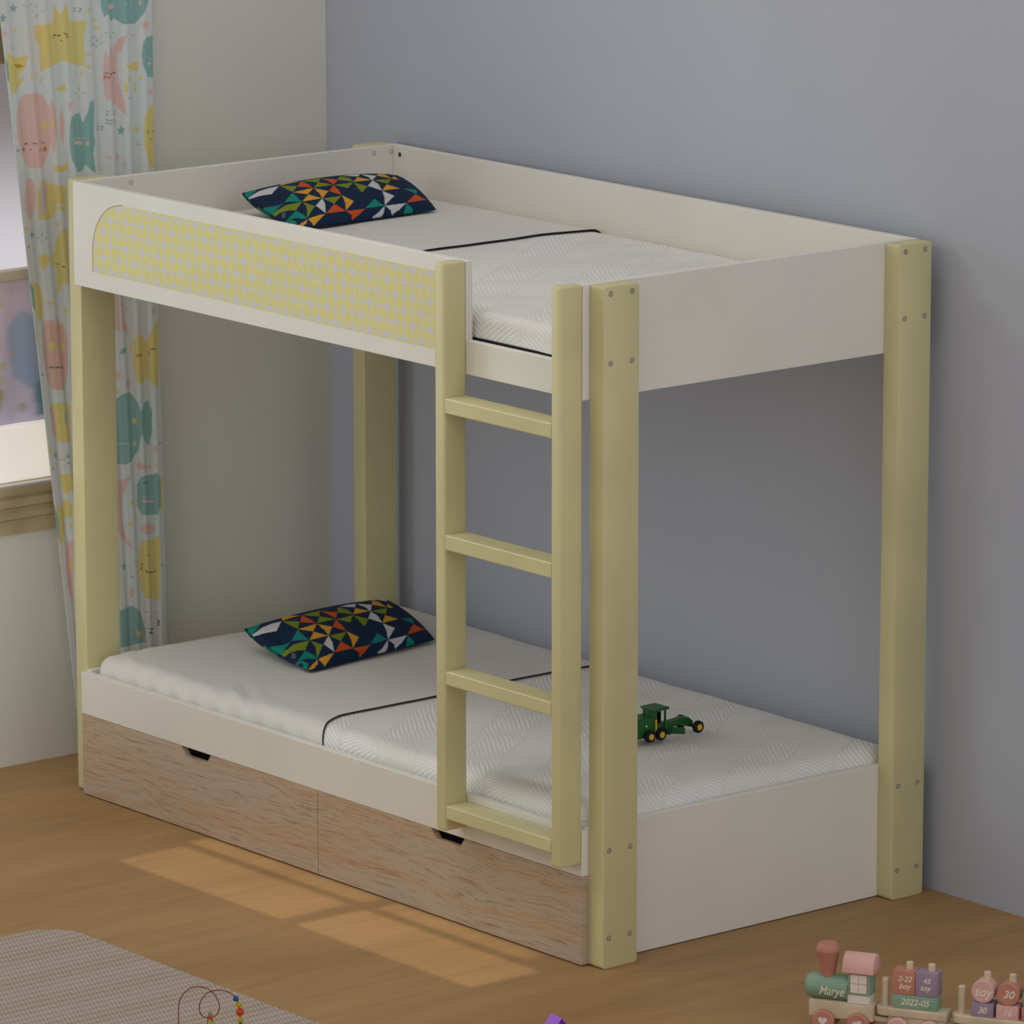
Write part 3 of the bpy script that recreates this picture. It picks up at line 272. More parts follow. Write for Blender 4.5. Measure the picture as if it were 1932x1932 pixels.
PIL_JSON = '[[[20,128,112],[-988,-959,-977,-917,-966,-877,-955,-828,-943,-779,-870,-835,-777,-890,-719,-950,-699,-995,-721,-999,-739,-999,-846,-997]],[[196,194,194],[-712,-999,-683,-992,-677,-959,-683,-915,-708,-863,-697,-806,-699,-743,-666,-690,-635,-637,-488,-728,-374,-806,-439,-875,-515,-939,-559,-977,-630,-999,-670,-999]],[[208,150,46],[-897,-521,-883,-463,-788,-439,-690,-417,-617,-383,-632,-432,-648,-481,-643,-555,-648,-623,-755,-581]],[[118,132,34],[-637,-628,-486,-568,-352,-501,-237,-566,-128,-628,-223,-635,-323,-639,-468,-639]],[[196,80,30],[-595,-377,-474,-379,-370,-374,-219,-383,-83,-386,-199,-450,-326,-508,-448,-448]],[[118,132,34],[-601,-366,-615,-301,-635,-232,-615,-179,-601,-123,-439,-192,-310,-248,-443,-312]],[[118,132,34],[-312,-250,-248,-223,-190,-192,-112,-172,-39,-150,-57,-263,-83,-372,-192,-312]],[[196,80,30],[-563,-126,-421,-68,-303,1,-163,-70,-41,-132,-154,-130,-274,-126,-408,-130]],[[208,150,46],[-72,-388,37,-459,134,-526,17,-581,-110,-632,-83,-515]],[[208,150,46],[-54,-388,70,-334,188,-279,299,-354,403,-428,312,-414,219,-399,86,-394]],[[196,80,30],[-17,-143,103,-148,217,-150,321,-166,417,-177,308,-226,188,-268,88,-206]],[[118,132,34],[-570,117,-423,130,-294,152,-172,139,-63,132,-172,61,-290,-6,-417,50]],[[118,132,34],[-21,-128,-26,-8,-39,117,86,43,199,-26,92,-79]],[[118,132,34],[-26,117,94,174,208,237,326,161,432,90,330,92,221,99,103,106]],[[196,194,194],[-592,146,-610,214,-635,286,-628,339,-632,397,-497,337,-383,288,-479,212]],[[208,150,46],[-334,268,-208,323,-97,388,-74,257,-63,132,-190,197]],[[196,194,194],[-606,397,-499,463,-419,543,-243,461,-97,392,-197,392,-310,399,-441,390]],[[208,150,46],[-890,750,-692,710,-590,715,-383,690,-214,683,-306,608,-419,543,-586,615]],[[196,194,194],[-903,810,-941,903,-995,999,-881,959,-672,872,-730,815]],[[208,150,46],[-477,795,-334,783,-206,779,-201,728,-206,679,-330,732]],[[118,132,34],[-86,397,-119,526,-174,663,-14,592,119,532,21,461]],[[196,194,194],[-72,386,39,392,146,401,288,381,417,368,308,303,192,243,68,312]],[[208,150,46],[154,510,248,575,332,646,383,503,417,368,297,434]],[[196,194,194],[430,368,526,423,617,481,752,377,861,283,775,303,675,332,557,348]],[[20,128,112],[317,688,303,770,266,863,314,868,359,875,437,841,503,812,414,748]],[[196,80,30],[521,806,617,861,699,923,788,755,826,606,699,697]],[[196,194,194],[552,981,590,983,635,983,619,981,675,941,581,979]],[[208,150,46],[688,952,752,988,877,995,908,995,943,997,786,990]],[[20,128,112],[672,190,772,230,861,279,866,141,868,6,779,94]],[[196,194,194],[863,288,855,441,837,597,961,466,999,359,992,350,952,343,910,312]],[[196,194,194],[868,281,921,259,963,243,992,219,999,194,999,130,999,66,966,163]],[[20,128,112],[841,601,906,626,959,655,992,657,999,659,999,590,999,523,955,550]],[[196,80,30],[861,-266,870,-134,877,-1,961,-117,999,-214,983,-217,946,-212,906,-241]],[[196,80,30],[643,-350,759,-312,859,-266,848,-399,835,-528,743,-441]],[[208,150,46],[423,-174,552,-137,666,-90,766,-179,855,-263,768,-239,670,-210,552,-194]],[[118,132,34],[446,-186,546,-270,637,-350,528,-388,410,-421,430,-306]],[[196,194,194],[408,-428,499,-443,588,-457,712,-497,826,-532,703,-557,568,-575,490,-501]],[[208,150,46],[148,-523,277,-479,397,-428,368,-548,332,-663,243,-595]],[[20,128,112],[-101,-639,121,-659,321,-670,214,-746,97,-812,3,-728]],[[118,132,34],[343,-663,468,-628,583,-586,677,-675,763,-761,657,-721,546,-681,446,-672]],[[118,132,34],[334,-670,423,-741,506,-810,466,-848,423,-883,399,-919,366,-950,354,-983,321,-999,317,-999,314,-999,274,-999,232,-999,234,-999,241,-986,252,-921,234,-843,290,-761]],[[20,128,112],[88,-823,148,-879,199,-928,230,-977,226,-999,166,-999,106,-999,-19,-999,-146,-999,-126,-999,-97,-988,-17,-948,41,-897,66,-861]],[[20,128,112],[510,-815,583,-792,652,-766,710,-768,766,-768,730,-819,690,-868,683,-939,648,-992,626,-950,583,-897,548,-857]],[[208,150,46],[792,-759,812,-712,830,-666,832,-603,835,-541,926,-657,992,-761,959,-768,912,-768,855,-763]],[[208,150,46],[777,-766,843,-797,903,-823,943,-875,979,-923,975,-966,957,-999,917,-939,866,-875,823,-821]],[[20,128,112],[648,-992,683,-970,706,-941,761,-932,812,-921,850,-937,886,-952,917,-986,928,-999,832,-999,735,-999,657,-999,577,-999,612,-999]],[[20,40,66],[692,-997,719,-988,739,-975,775,-977,815,-981,810,-995,801,-999,766,-999,728,-999,710,-999]],[[118,132,34],[-848,470,-863,597,-886,728,-826,641,-695,526,-786,503]],[[120,118,112],[408,-946,426,-937,443,-928,488,-941,532,-955,530,-970,528,-983,499,-979,470,-975,441,-961]],[[20,40,66],[437,-950,448,-946,459,-941,490,-950,521,-959,515,-966,508,-975,472,-961]]]'
# ------------------------------------------------------------------ dimensions (metres; bed foot at +x, wall at +y)
L, W, H = 2.1357, 1.0267, 1.62          # outer length, depth, post height
TP, WP, BT, PT = .0509, .1069, .0203, .018
ZB = 1.351                               # underside of the upper bunk boards
XL, YW = -.308, 1.0705                   # left wall, blue-grey back wall
MLO, MUP = .372, 1.500                   # mattress tops

# ------------------------------------------------------------------ camera
f = Vector(CAM_F); r = Vector(CAM_R); u = Vector(CAM_U)
cam = bpy.data.cameras.new('camera'); co = bpy.data.objects.new('camera', cam); COL.objects.link(co)
co.matrix_world = Matrix(((r.x, u.x, -f.x, CAM_C[0]), (r.y, u.y, -f.y, CAM_C[1]), (r.z, u.z, -f.z, CAM_C[2]), (0, 0, 0, 1)))
cam.sensor_width = 36; cam.lens = CAM_FPX / 1932 * 36; cam.clip_end = 200; cam.clip_start = .1
sc.camera = co
sc.view_settings.view_transform = 'Standard'; sc.view_settings.look = 'None'
sc.view_settings.exposure = 0; sc.view_settings.gamma = 1

# ------------------------------------------------------------------ materials
WHITE = plain('white_board', (226, 222, 212), .42, .4, .012, 3)
CREAM = plain('cream_yellow_paint', (207, 199, 151), .40, .45, .02, 4)
METAL = plain('screw_metal', (104, 104, 98), .4, .5)
CROSS = plain('screw_cross', (190, 190, 184), .4, .5)
DARK = plain('black_piping', (26, 25, 26), .7, .2)
BLACK = plain('recess_black', (8, 8, 9), .8, .1)

def wall_mat(name, c):
    M = Mat(name, c, .85, .15); x, y, z = M.xyz(); n = M.noise(M.vec(x, y, z), 2.2, 2)
    M.color(M.mix(n, tuple(v * .98 for v in c), tuple(min(255, v * 1.02) for v in c)))
    M.bump(M.noise(M.vec(x, y, z), 180, 2), .04, .002); return M.mat
WALL_BLUE = wall_mat('blue_grey_wall', (178, 181, 192))
WALL_GREY = wall_mat('warm_grey_wall', (215, 214, 203))

def floor_mat():
    M = Mat('oak_floor', (155, 116, 70), .55, .3); x, y, z = M.xyz()
    g = M.noise(M.vec(x * 9, y * .9, z), 1.6, 4, .6, 1.2)
    big = M.noise(M.vec(x * 2.0, y * .6, z), 1.0, 2, .5, .6)
    fine = M.noise(M.vec(x * 90, y * 3, z), 1.0, 3, .6)
    t = g * .40 + big * .42 + fine * .18
    M.color(M.mix(t.smooth(.25, .78), (146, 112, 73), (178, 140, 93)))
    M.bump(fine, .05, .002); return M.mat
FLOOR = floor_mat()

def wood_mat():
    M = Mat('washed_oak_veneer', (198, 169, 138), .55, .3); x, y, z = M.xyz()
    w = M.noise(M.vec(x * 1.6, y, z * 7), 1.2, 3, .6, .4)
    band = M.noise(M.vec(x * .9, y, z * 20 + w * 1.5), 1.2, 4, .6, .2)
    fib = M.noise(M.vec(x * 9 + w * 3, y * 5, z * 210 + w * 14), 1.0, 4, .7, .25)
    fine = M.noise(M.vec(x * 30, y, z * 420), 1.0, 2, .6)
    crack = M.noise(M.vec(x * 1.5 + w, y, z * 42 + w * 2), 1.0, 2, .5, .5)
    c1 = M.mix(band.smooth(.36, .66), (186, 171, 152), (191, 160, 130))
    c2 = M.mix(fib.smooth(.47, .70), c1, (157, 127, 100))
    c2 = M.mix(fine.smooth(.55, .75) * .5, c2, (207, 190, 167))
    c3 = M.mix(crack.smooth(.735, .78), c2, (134, 96, 67))
    M.color(c3); M.bump(fib, .12, .002); return M.mat
WOOD = wood_mat()

def cane_mat():
    M = Mat('cane_print', (205, 205, 205), .5, .3); x, y, z = M.xyz()
    c = .0335
    a = (x - .1500) / c; b = (z - 1.395 - .0098) / c
    i, j = a.floor(), b.floor(); fu, fv = a.fract() - .5, b.fract() - .5
    par = ((i + j) * .5).fract() * 2.0                     # 0 or 1
    s = 1.0 - par * 2.0
    same = (fu * fv * s).gt(0.0)
    rr = same * .40 + .02
    h = .432
    dx = (fu.abs() - (h - rr)).max(0.0) if False else ((fu.abs() - h) + rr).max(0.0)
    dz = ((fv.abs() - h) + rr).max(0.0)
    d = (dx * dx + dz * dz).sqrt() - rr
    n = M.noise(M.vec(x, y, z), 60, 2)
    leaf = M.mix(n, (216, 205, 128), (225, 215, 146))
    M.color(M.mix(d.smooth(-.02, .02), leaf, (205, 205, 207))); return M.mat
CANE = cane_mat()

def quilt_mat():
    M = Mat('quilted_white', (228, 226, 221), .55, .3); x, y, z = M.xyz()
    n = M.noise(M.vec(x, y, z), 6, 2)
    a = (x * .80 + y * .60) * 9.0 + n * .5                  # herringbone strips
    k = a.floor(); par = (k * .5).fract() * 2.0; s = par * 2.0 - 1.0
    ph = (x * s * 300.0) + (y + z) * (330.0 + par * 120.0) + n * 9.0
    ridge = ph.sin() * .5 + .5
    mask = M.noise(M.vec(x, y, z), 7, 2).smooth(.36, .60) * .8 + .2
    seam = ((a.fract() - .5).abs()).smooth(.44, .5)
    hgt = ridge * mask * (1.0 - seam)
    M.color(M.mix(hgt, (220, 216, 210), (234, 233, 230))); M.bump(hgt, .35, .003); return M.mat
QUILT = quilt_mat()

def sheet_mat():
    M = Mat('white_sheet', (216, 212, 206), .50, .35); x, y, z = M.xyz()
    wr = M.noise(M.vec(x * 3, y * 1.2, z * 2), 3.0, 3, .5, .8)
    M.bump(wr, .10, .02); return M.mat
SHEET = sheet_mat()

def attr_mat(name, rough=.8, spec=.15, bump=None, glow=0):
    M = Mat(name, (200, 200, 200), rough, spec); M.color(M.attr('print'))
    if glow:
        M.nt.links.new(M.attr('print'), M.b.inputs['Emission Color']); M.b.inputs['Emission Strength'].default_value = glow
    if bump:
        x, y, z = M.xyz(); M.bump(M.noise(M.vec(x, y, z), bump, 2), .1, .002)
    return M.mat

# ------------------------------------------------------------------ room
struct(obj('floor', B(-1.2, 7, -7, 1.6, -.08, 0), FLOOR))
struct(obj('wall_back', B(XL - .12, 7, YW, YW + .12, 0, 3.0), WALL_BLUE))
Y0, Y1, Z0, Z1 = -1.15, .34, .629, 2.18      # window opening in the left wall
bm = bmesh.new()
box(bm, XL - .12, XL, -4.2, Y0, 0, 3.0); box(bm, XL - .12, XL, Y1, YW, 0, 3.0)
box(bm, XL - .12, XL, Y0, Y1, 0, Z0); box(bm, XL - .12, XL, Y0, Y1, Z1, 3.0)
struct(obj('wall_left', bm, WALL_GREY))

# the window: frame, panes and sill
FRAME_CREAM = plain('window_frame_cream', (196, 186, 160), .5)
BRONZE = plain('window_frame_bronze', (186, 168, 134), .42, .5, .08, 5)
win = B(XL - .085, XL - .03, Y0, Y1, 1.300, 1.329, bev=.003)
box(win, XL - .085, XL - .03, -.52, -.48, .912, 1.882, bev=.003)
win = struct(obj('window_1', win, FRAME_CREAM, origin=(XL, -.4, Z0)))
bm = B(XL - .10, XL + .012, Y0, Y1, 1.882, 2.035, bev=.004)
box(bm, XL - .10, XL + .020, Y0, Y1, 1.884, 1.892, bev=.002)
box(bm, XL - .10, XL - .01, Y0, Y1, 2.035, Z1, bev=.004)
for a, b in ((Y0, Y0 + .07), (Y1 - .07, Y1)): box(bm, XL - .10, XL - .005, a, b, .76, 1.9, bev=.004)
obj('head_frame', bm, BRONZE, win)
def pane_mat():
    M = Mat('pane_sky_glow', (200, 198, 204), .25, .5); x, y, z = M.xyz()
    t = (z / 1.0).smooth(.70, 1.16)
    c = M.mix(t, (226, 220, 226), (134, 128, 128))  # sky brightness put into the pane's emission, dimmer towards the top
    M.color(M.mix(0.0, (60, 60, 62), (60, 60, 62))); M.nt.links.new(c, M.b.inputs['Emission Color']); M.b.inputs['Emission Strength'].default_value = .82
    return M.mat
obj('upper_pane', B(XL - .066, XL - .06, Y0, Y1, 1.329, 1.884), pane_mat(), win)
bm = B(XL - .09, XL - .02, Y0, Y1, .765, .9125, bev=.003)
M_ = Mat('white_sash_glow', (236, 230, 222), .4); M_.b.inputs['Emission Color'].default_value = lin((222, 214, 204)); M_.b.inputs['Emission Strength'].default_value = .48  # daylight on the sash put in as emission
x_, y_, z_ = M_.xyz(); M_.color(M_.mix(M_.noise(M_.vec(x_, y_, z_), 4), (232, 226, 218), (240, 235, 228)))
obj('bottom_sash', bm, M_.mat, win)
# sill moulding, a stepped profile (x,z) run along y
pr = [(XL - .10, .629), (XL + .006, .629), (XL + .006, .668), (XL + .013, .672), (XL + .013, .688), (XL + .008, .693), (XL + .008, .700),
      (XL + .017, .705), (XL + .017, .722), (XL + .010, .728), (XL + .018, .738), (XL + .022, .757), (XL + .022, .763), (XL - .10, .766)]
obj('sill_moulding', prism(bmesh.new(), pr, Y0 - .03, Y1, 'y'), BRONZE, win)
obj('sill_bead', B(XL + .004, XL + .023, Y0 - .03, Y1, .7625, .7675, bev=.001), plain('sill_bead_grey', (196, 198, 204), .3, .6), win)

# curtain reflection in the lower sash, built as a printed panel that glows
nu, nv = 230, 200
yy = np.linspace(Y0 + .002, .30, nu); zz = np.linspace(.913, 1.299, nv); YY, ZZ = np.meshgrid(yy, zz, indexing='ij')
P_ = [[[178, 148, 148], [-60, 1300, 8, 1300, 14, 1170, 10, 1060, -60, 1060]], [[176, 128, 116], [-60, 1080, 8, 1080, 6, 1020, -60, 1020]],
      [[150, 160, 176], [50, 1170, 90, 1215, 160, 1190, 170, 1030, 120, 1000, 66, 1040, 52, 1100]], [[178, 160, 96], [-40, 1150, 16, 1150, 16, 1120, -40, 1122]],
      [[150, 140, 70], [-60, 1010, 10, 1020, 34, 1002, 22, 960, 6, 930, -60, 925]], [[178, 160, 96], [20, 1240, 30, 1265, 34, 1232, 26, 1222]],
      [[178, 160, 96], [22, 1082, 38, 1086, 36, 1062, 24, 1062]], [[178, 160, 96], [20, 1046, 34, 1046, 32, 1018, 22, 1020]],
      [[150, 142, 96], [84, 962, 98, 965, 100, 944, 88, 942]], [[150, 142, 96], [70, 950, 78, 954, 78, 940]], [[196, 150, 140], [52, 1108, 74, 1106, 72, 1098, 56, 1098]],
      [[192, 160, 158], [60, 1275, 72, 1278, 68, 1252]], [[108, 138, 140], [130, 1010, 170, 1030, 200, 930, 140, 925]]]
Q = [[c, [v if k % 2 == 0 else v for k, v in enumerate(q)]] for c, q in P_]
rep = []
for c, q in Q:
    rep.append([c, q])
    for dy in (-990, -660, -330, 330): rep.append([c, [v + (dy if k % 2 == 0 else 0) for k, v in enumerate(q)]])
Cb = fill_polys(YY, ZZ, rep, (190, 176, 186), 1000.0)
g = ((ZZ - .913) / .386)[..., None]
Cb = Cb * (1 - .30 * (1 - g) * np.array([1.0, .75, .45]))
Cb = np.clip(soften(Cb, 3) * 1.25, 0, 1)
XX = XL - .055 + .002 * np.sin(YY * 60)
me = grid_mesh('curtain_reflection', np.stack([XX, YY, ZZ], -1), Cb)
tag(obj('curtain_reflection', me, attr_mat('reflection_print', .7, glow=.10), smooth=True), 'blurry pink and blue reflection of a printed curtain in the lower window sash', 'blind')  # backlight put in as emission

# ------------------------------------------------------------------ curtain
CURT = json.loads(CURT_JSON)
nu, nv = 300, 1150
ss = np.linspace(0, 1, nu); zz = np.linspace(.012, 2.36, nv)
SS, ZZ = np.meshgrid(ss, zz, indexing='ij')
yl = .198 - .1085 * ZZ - .0 * ZZ; yr = .4835 - .0085 * ZZ + .004 * np.sin(ZZ * 3)
YY = yl + (yr - yl) * SS
fold = .010 * np.sin(SS * 2 * PI * 7.5 + .6 * np.sin(ZZ * 1.3)) + .0025 * np.sin(SS * 2 * PI * 17 + 1.0 + .5 * ZZ)
fold *= np.clip(.45 + .3 * ZZ, .4, 1.1)
XX = -.268 + fold * .32
Cc = fill_polys(YY, ZZ, CURT, (212, 217, 214), 2000.0)
# faint watery washes in the ground colour
w = np.sin(YY * 23 + 2 * np.sin(ZZ * 5)) * np.sin(ZZ * 11 + 3 * np.sin(YY * 9))
Cc = Cc * (1 + .05 * w[..., None] * np.array([-1, .1, .3]))
me = grid_mesh('curtain', np.stack([XX, YY, ZZ], -1), Cc)
tag(obj('curtain', me, attr_mat('nursery_print_cloth', .85, .1), smooth=True),
    'long white curtain printed with sleepy yellow, pink and teal stars, moons and whales', 'curtain')

# ------------------------------------------------------------------ bunk bed
bed = empty('bunk_bed', (0, 0, 0), 'white and cream-yellow wooden bunk bed with ladder and two oak drawers', 'bunk bed')
def screw(parent, x, y, z, sx):
    bm = lathe(bmesh.new(), [(.0062, -.004), (.0062, .0004), (.0048, .0010), (.0042, -.0006), (0.0001, -.0006)], 20, T(x, y, z) @ RY(sx * PI / 2))
    n0 = len(bm.faces)
    for a in (0, PI / 2): box(bm, -.0040, .0040, -.0011, .0011, -.0012, .0007, M=T(x, y, z) @ RY(sx * PI / 2) @ RZ(a + .3))
    bm.faces.ensure_lookup_table()
    for f_ in bm.faces[n0:]: f_.material_index = 1
    o = obj('screw', bm, [METAL, CROSS], parent)
def make_post(x0, x1, y0, y1, sx):
    bm = prism(bmesh.new(), rrect(y0, y1, 0, H, .009), x0, x1, 'x', bev=.0025, seg=2)
    p = obj('post', bm, CREAM, bed, smooth=True, sharp=40)
    for z in (1.6022, 1.4407, .2856, .0739):
        for dy in (.0202, .0846): screw(p, x1 if sx > 0 else x0, y0 + dy, z, sx)
def rrect(a0, a1, b0, b1, r, n=5):
    o = []
    for cx, cy, s in ((a1 - r, b0 + r, -90), (a1 - r, b1 - r, 0), (a0 + r, b1 - r, 90), (a0 + r, b0 + r, 180)):
        for k in range(n + 1):
            a = math.radians(s + 90 * k / n); o.append((cx + r * math.cos(a), cy + r * math.sin(a)))
    return o
for x0, x1, sx in ((0, TP, -1), (L - TP, L, 1)):
    for y0 in (0, W - WP): make_post(x0, x1, y0, y0 + WP, sx)
# upper boards
bx0, bx1 = TP, L - TP
def hole_board():
    """front guard board: tall part, then the low ladder gap"""
    xg = 1.658
    pts = [(bx0, ZB), (bx1, ZB), (bx1, H), (2.0505, H), (2.0505, 1.432), (xg, 1.432), (xg, H), (bx0, H)]
    return prism(bmesh.new(), pts, -BT, 0, 'y', bev=.0016)
guard = obj('guard_board', hole_board(), WHITE, bed)
# cane inset, arched at its left end
ox0, ox1, oz0, oz1 = .1365, 1.640, 1.3952, 1.5825
pts = [(ox0, oz0), (ox1, oz0), (ox1, oz1)]
for k in range(0, 13):
    a = math.radians(90 + 90 * k / 12); pts.append((ox0 + .135 + .135 * math.cos(a), oz0 + .052 + (oz1 - oz0 - .052) * math.sin(a)))
obj('cane_inset', prism(bmesh.new(), pts, -BT - .0006, -BT + .004, 'y'), CANE, guard)
edge = pts[3:] + [(ox0, oz0)]
bm = bmesh.new(); tube(bm, [(a, -BT - .0005, b) for a, b in edge], .0011, 6)
obj('inset_edge', bm, plain('routed_edge', (168, 142, 92), .6), guard)
obj('back_board', B(bx0, bx1, W - BT, W, ZB, H, bev=.0016), WHITE, bed)
hp = obj('head_board', B(TP, TP + PT, 0.0, W - BT, ZB, H, bev=.0016), WHITE, bed)
fb = obj('foot_board', B(L - TP - PT, L - TP, 0.0, W - BT, ZB, H, bev=.0016), WHITE, bed)
# peg holes inside the head corner
for nm, par, (x, y, z, ax) in (('screw_cap', hp, (TP + PT, .9420, 1.6022, 'x')), ('screw_cap', hp, (TP + PT, 1.0, 1.6022, 'x')), ('screw_cap', hp, (TP + PT, .150, 1.6022, 'x'))):
    obj(nm, lathe(bmesh.new(), [(.0065, -.002), (.0065, .0008), (.004, .0010), (.0038, -.0005), (.0001, -.0005)], 18, T(x, y, z) @ RY(PI / 2)), plain('cap_grey', (178, 170, 158), .5), par)
obj('bolt_hole', lathe(bmesh.new(), [(.0062, -.002), (.0062, .0006), (.0001, .0006)], 18, T(.098, W - BT, 1.596) @ RX(PI / 2)), plain('hole_dark', (60, 52, 40), .8), bed)
obj('mattress_base', B(TP + PT, L - TP - PT, 0.0, W - BT, ZB + .006, 1.372), WHITE, bed)
# lower bunk
obj('side_rail', B(bx0, bx1, -BT, 0, .2177, .3295, bev=.0016), WHITE, bed)
obj('foot_panel', B(L - TP - PT, L - TP, 0.0, W - BT, .002, .333, bev=.0016), WHITE, bed)
obj('head_panel', B(TP, TP + PT, 0.0, W - BT, .002, .333, bev=.0016), WHITE, bed)
obj('back_rail', B(bx0 + PT, bx1 - PT, W - BT, W, .04, .333, bev=.0016), WHITE, bed)
obj('mattress_base', B(TP + PT, L - TP - PT, 0.0, W - BT, .20, .24), WHITE, bed)
def drawer(x0, x1, hx):
    zt = .2170
    n = [(hx, zt), (hx + .021, zt - .0235), (hx + .112, zt - .0235), (hx + .1285, zt)]
    pts = [(x0, .003), (x1, .003), (x1, zt), n[3], n[2], n[1], n[0], (x0, zt)]
    d = obj('drawer_front', prism(bmesh.new(), pts, -BT, -.002, 'y', bev=.0005, seg=1), WOOD, bed)
    obj('handle_recess', prism(bmesh.new(), [(hx - .01, zt - .045), (hx + .14, zt - .045), (hx + .14, zt - .001), (hx - .01, zt - .001)], -.0019, -.0007, 'y'), BLACK, d)
drawer(bx0 + .002, 1.0655, .4905); drawer(1.0672, bx1, 1.5178)
# ladder
YLF = -.0872
for x0, x1 in ((1.6222, 1.6585), (2.0510, 2.0852)):
    obj('ladder_stile', B(x0, x1, YLF, -BT, .249, 1.622, bev=.006, seg=3), CREAM, bed, smooth=True, sharp=40)
for zt, zb in ((1.3015, 1.2653), (.9738, .9370), (.6430, .6090), (.3136, .2800)):
    obj('ladder_rung', B(1.6580, 2.0515, YLF + .001, -BT - .002, zb, zt, bev=.003, seg=2), CREAM, bed)

# ------------------------------------------------------------------ mattresses
def cushion(x0, x1, y0, y1, z0, z1, r, xs, ny, amp=.004, seed=0, bul=.006):
    """rounded mattress: top grid + side rings; returns bmesh and the ring layout"""
    bm = bmesh.new()
    ys = np.linspace(y0 + r, y1 - r, ny)
    nx = len(xs)
    def wob(x, y, z, k=1.0):
        v = Vector((x * 2.2, y * 2.2, seed)); w = Vector((x * 9, y * 9, seed + 5))
        return k * amp * (noise.noise(v) * 1.2 + .35 * noise.noise(w))
    top = [[bm.verts.new((x, y, z1 + wob(x, y, z1))) for y in ys] for x in xs]
    for i in range(nx - 1):
        for j in range(ny - 1): bm.faces.new((top[i][j], top[i + 1][j], top[i + 1][j + 1], top[i][j + 1]))
    # perimeter, anticlockwise from (x0,y0): list of (inner vert, outward dir)
    per = []
    for i in range(nx): per.append((top[i][0], (0, -1)))
    for k in range(1, 8): a = math.radians(-90 + 90 * k / 8); per.append((top[-1][0], (math.cos(a), math.sin(a))))
    for j in range(ny): per.append((top[-1][j], (1, 0)))
    for k in range(1, 8): a = math.radians(90 * k / 8); per.append((top[-1][-1], (math.cos(a), math.sin(a))))
    for i in range(nx - 1, -1, -1): per.append((top[i][-1], (0, 1)))
    for k in range(1, 8): a = math.radians(90 + 90 * k / 8); per.append((top[0][-1], (math.cos(a), math.sin(a))))
    for j in range(ny - 1, -1, -1): per.append((top[0][j], (-1, 0)))
    for k in range(1, 8): a = math.radians(180 + 90 * k / 8); per.append((top[0][0], (math.cos(a), math.sin(a))))
    prof = [(r * math.sin(math.radians(t)), -r * (1 - math.cos(math.radians(t)))) for t in (15, 30, 45, 60, 75, 90)]
    hh = z1 - r - z0
    prof += [(r + bul * math.sin(PI * t) - (0.01 if t > .95 else 0), -r - hh * t) for t in (.2, .4, .6, .8, 1.0)]
    prev = [v for v, _ in per]; n = len(per)
    for off, dz in prof:
        cur = []
        for v, d in per:
            x, y = v.co.x + d[0] * off, v.co.y + d[1] * off
            k = amp * .9 * noise.noise(Vector((x * 5, y * 5, dz * 9 + seed)))
            cur.append(bm.verts.new((x + d[0] * k, y + d[1] * k, v.co.z + dz if dz > -r - hh * .95 else z0)))
        for i in range(n):
            j = (i + 1) % n
            vs = [prev[i], prev[j], cur[j], cur[i]]
            if prev[i] is prev[j]: vs = [prev[i], cur[j], cur[i]]
            bm.faces.new(vs)
        prev = cur
    bm.faces.new(prev)
    return bm
def mattress(z0, z1, y0, seed, label, amp, r, piped):
    x0, x1, y1 = TP + PT + .004, L - TP - PT - .004, W - BT - .004
    xs = np.linspace(x0 + r, x1 - r, 70)
    m = tag(obj('mattress', cushion(x0, x1, y0, y1, z0, z1, r, xs, 34, amp, seed), QUILT, smooth=True), label, 'mattress')
    if piped:
        pp = []
        for a, b in ((x0 + .03, y0 - .004), (x1 - .03, y0 - .004)): pp.append((a, b))
        bm = bmesh.new(); tube(bm, [(x0 + .03 + (x1 - x0 - .06) * k / 40, y0 - .0055, 1.4335 - .0012 * (k % 7 == 3)) for k in range(41)], .0034, 8)
        obj('piping', bm, DARK, m)
    return m
# sheets: a thin layer over the head end, ending in a black-piped hem
def sheet(z0, z1, y0, xs_, seed, label, amp, r, shift, hr):
    x0, x1, y1 = TP + PT + .001, L - TP - PT, W - BT - .001
    n1 = 46
    xs = np.concatenate([np.linspace(x0 + r, xs_, n1), np.linspace(xs_ + .03, x1 - r, 6)])
    bm = cushion(x0, x1, y0, y1, z0, z1, r, xs, 60, amp, seed)
    dele = [v for v in bm.verts if v.co.x > xs_ + .012]
    bmesh.ops.delete(bm, geom=dele, context='VERTS')
    bot = [f for f in bm.faces if len(f.verts) > 6]
    bmesh.ops.delete(bm, geom=bot, context='FACES_ONLY')
    hem = [v for v in bm.verts if abs(v.co.x - xs_) < 1e-4]
    for v in bm.verts:
        t = max(0.0, 1 - (xs_ - v.co.x) / .35)
        v.co.x += shift(v.co.y, v.co.z) * t * t
        # gathered wrinkles down the front edge
        if v.co.y < y0 + .22 and z1 < 1:
            g = max(0.0, 1 - (v.co.y - y0) / .22)
            v.co.y -= .007 * g * math.sin(v.co.x * 70 + v.co.z * 60) * (.5 + .5 * noise.noise(Vector((v.co.x * 3, 1, 2))))
            v.co.z += .006 * g * math.sin(v.co.x * 55 + v.co.y * 90) * max(0, noise.noise(Vector((v.co.x * 4, 7, 2)))) * 2
    front = [v for v in hem if v.co.z < z1 - r * .5 and v.co.y < y0 + r * 1.2]
    back = [v for v in hem if v.co.z < z1 - r * .5 and v.co.y > y1 - r * 1.2]
    mid = [v for v in hem if v not in front and v not in back]
    chain = sorted(front, key=lambda v: v.co.z) + sorted(mid, key=lambda v: v.co.y) + sorted(back, key=lambda v: -v.co.z)
    pts = [v.co.copy() for v in chain]
    o = tag(obj('bed_sheet', bm, SHEET, smooth=True), label, 'sheet')
    hb = bmesh.new(); tube(hb, [(p.x + .001, p.y, p.z + .0008) for p in pts], hr, 8)
    obj('hem', hb, DARK, o); return o
mattress(.241, MLO - .004, .012, 3, 'white quilted mattress on the lower bunk, green toy grader on it', .005, .044, False)
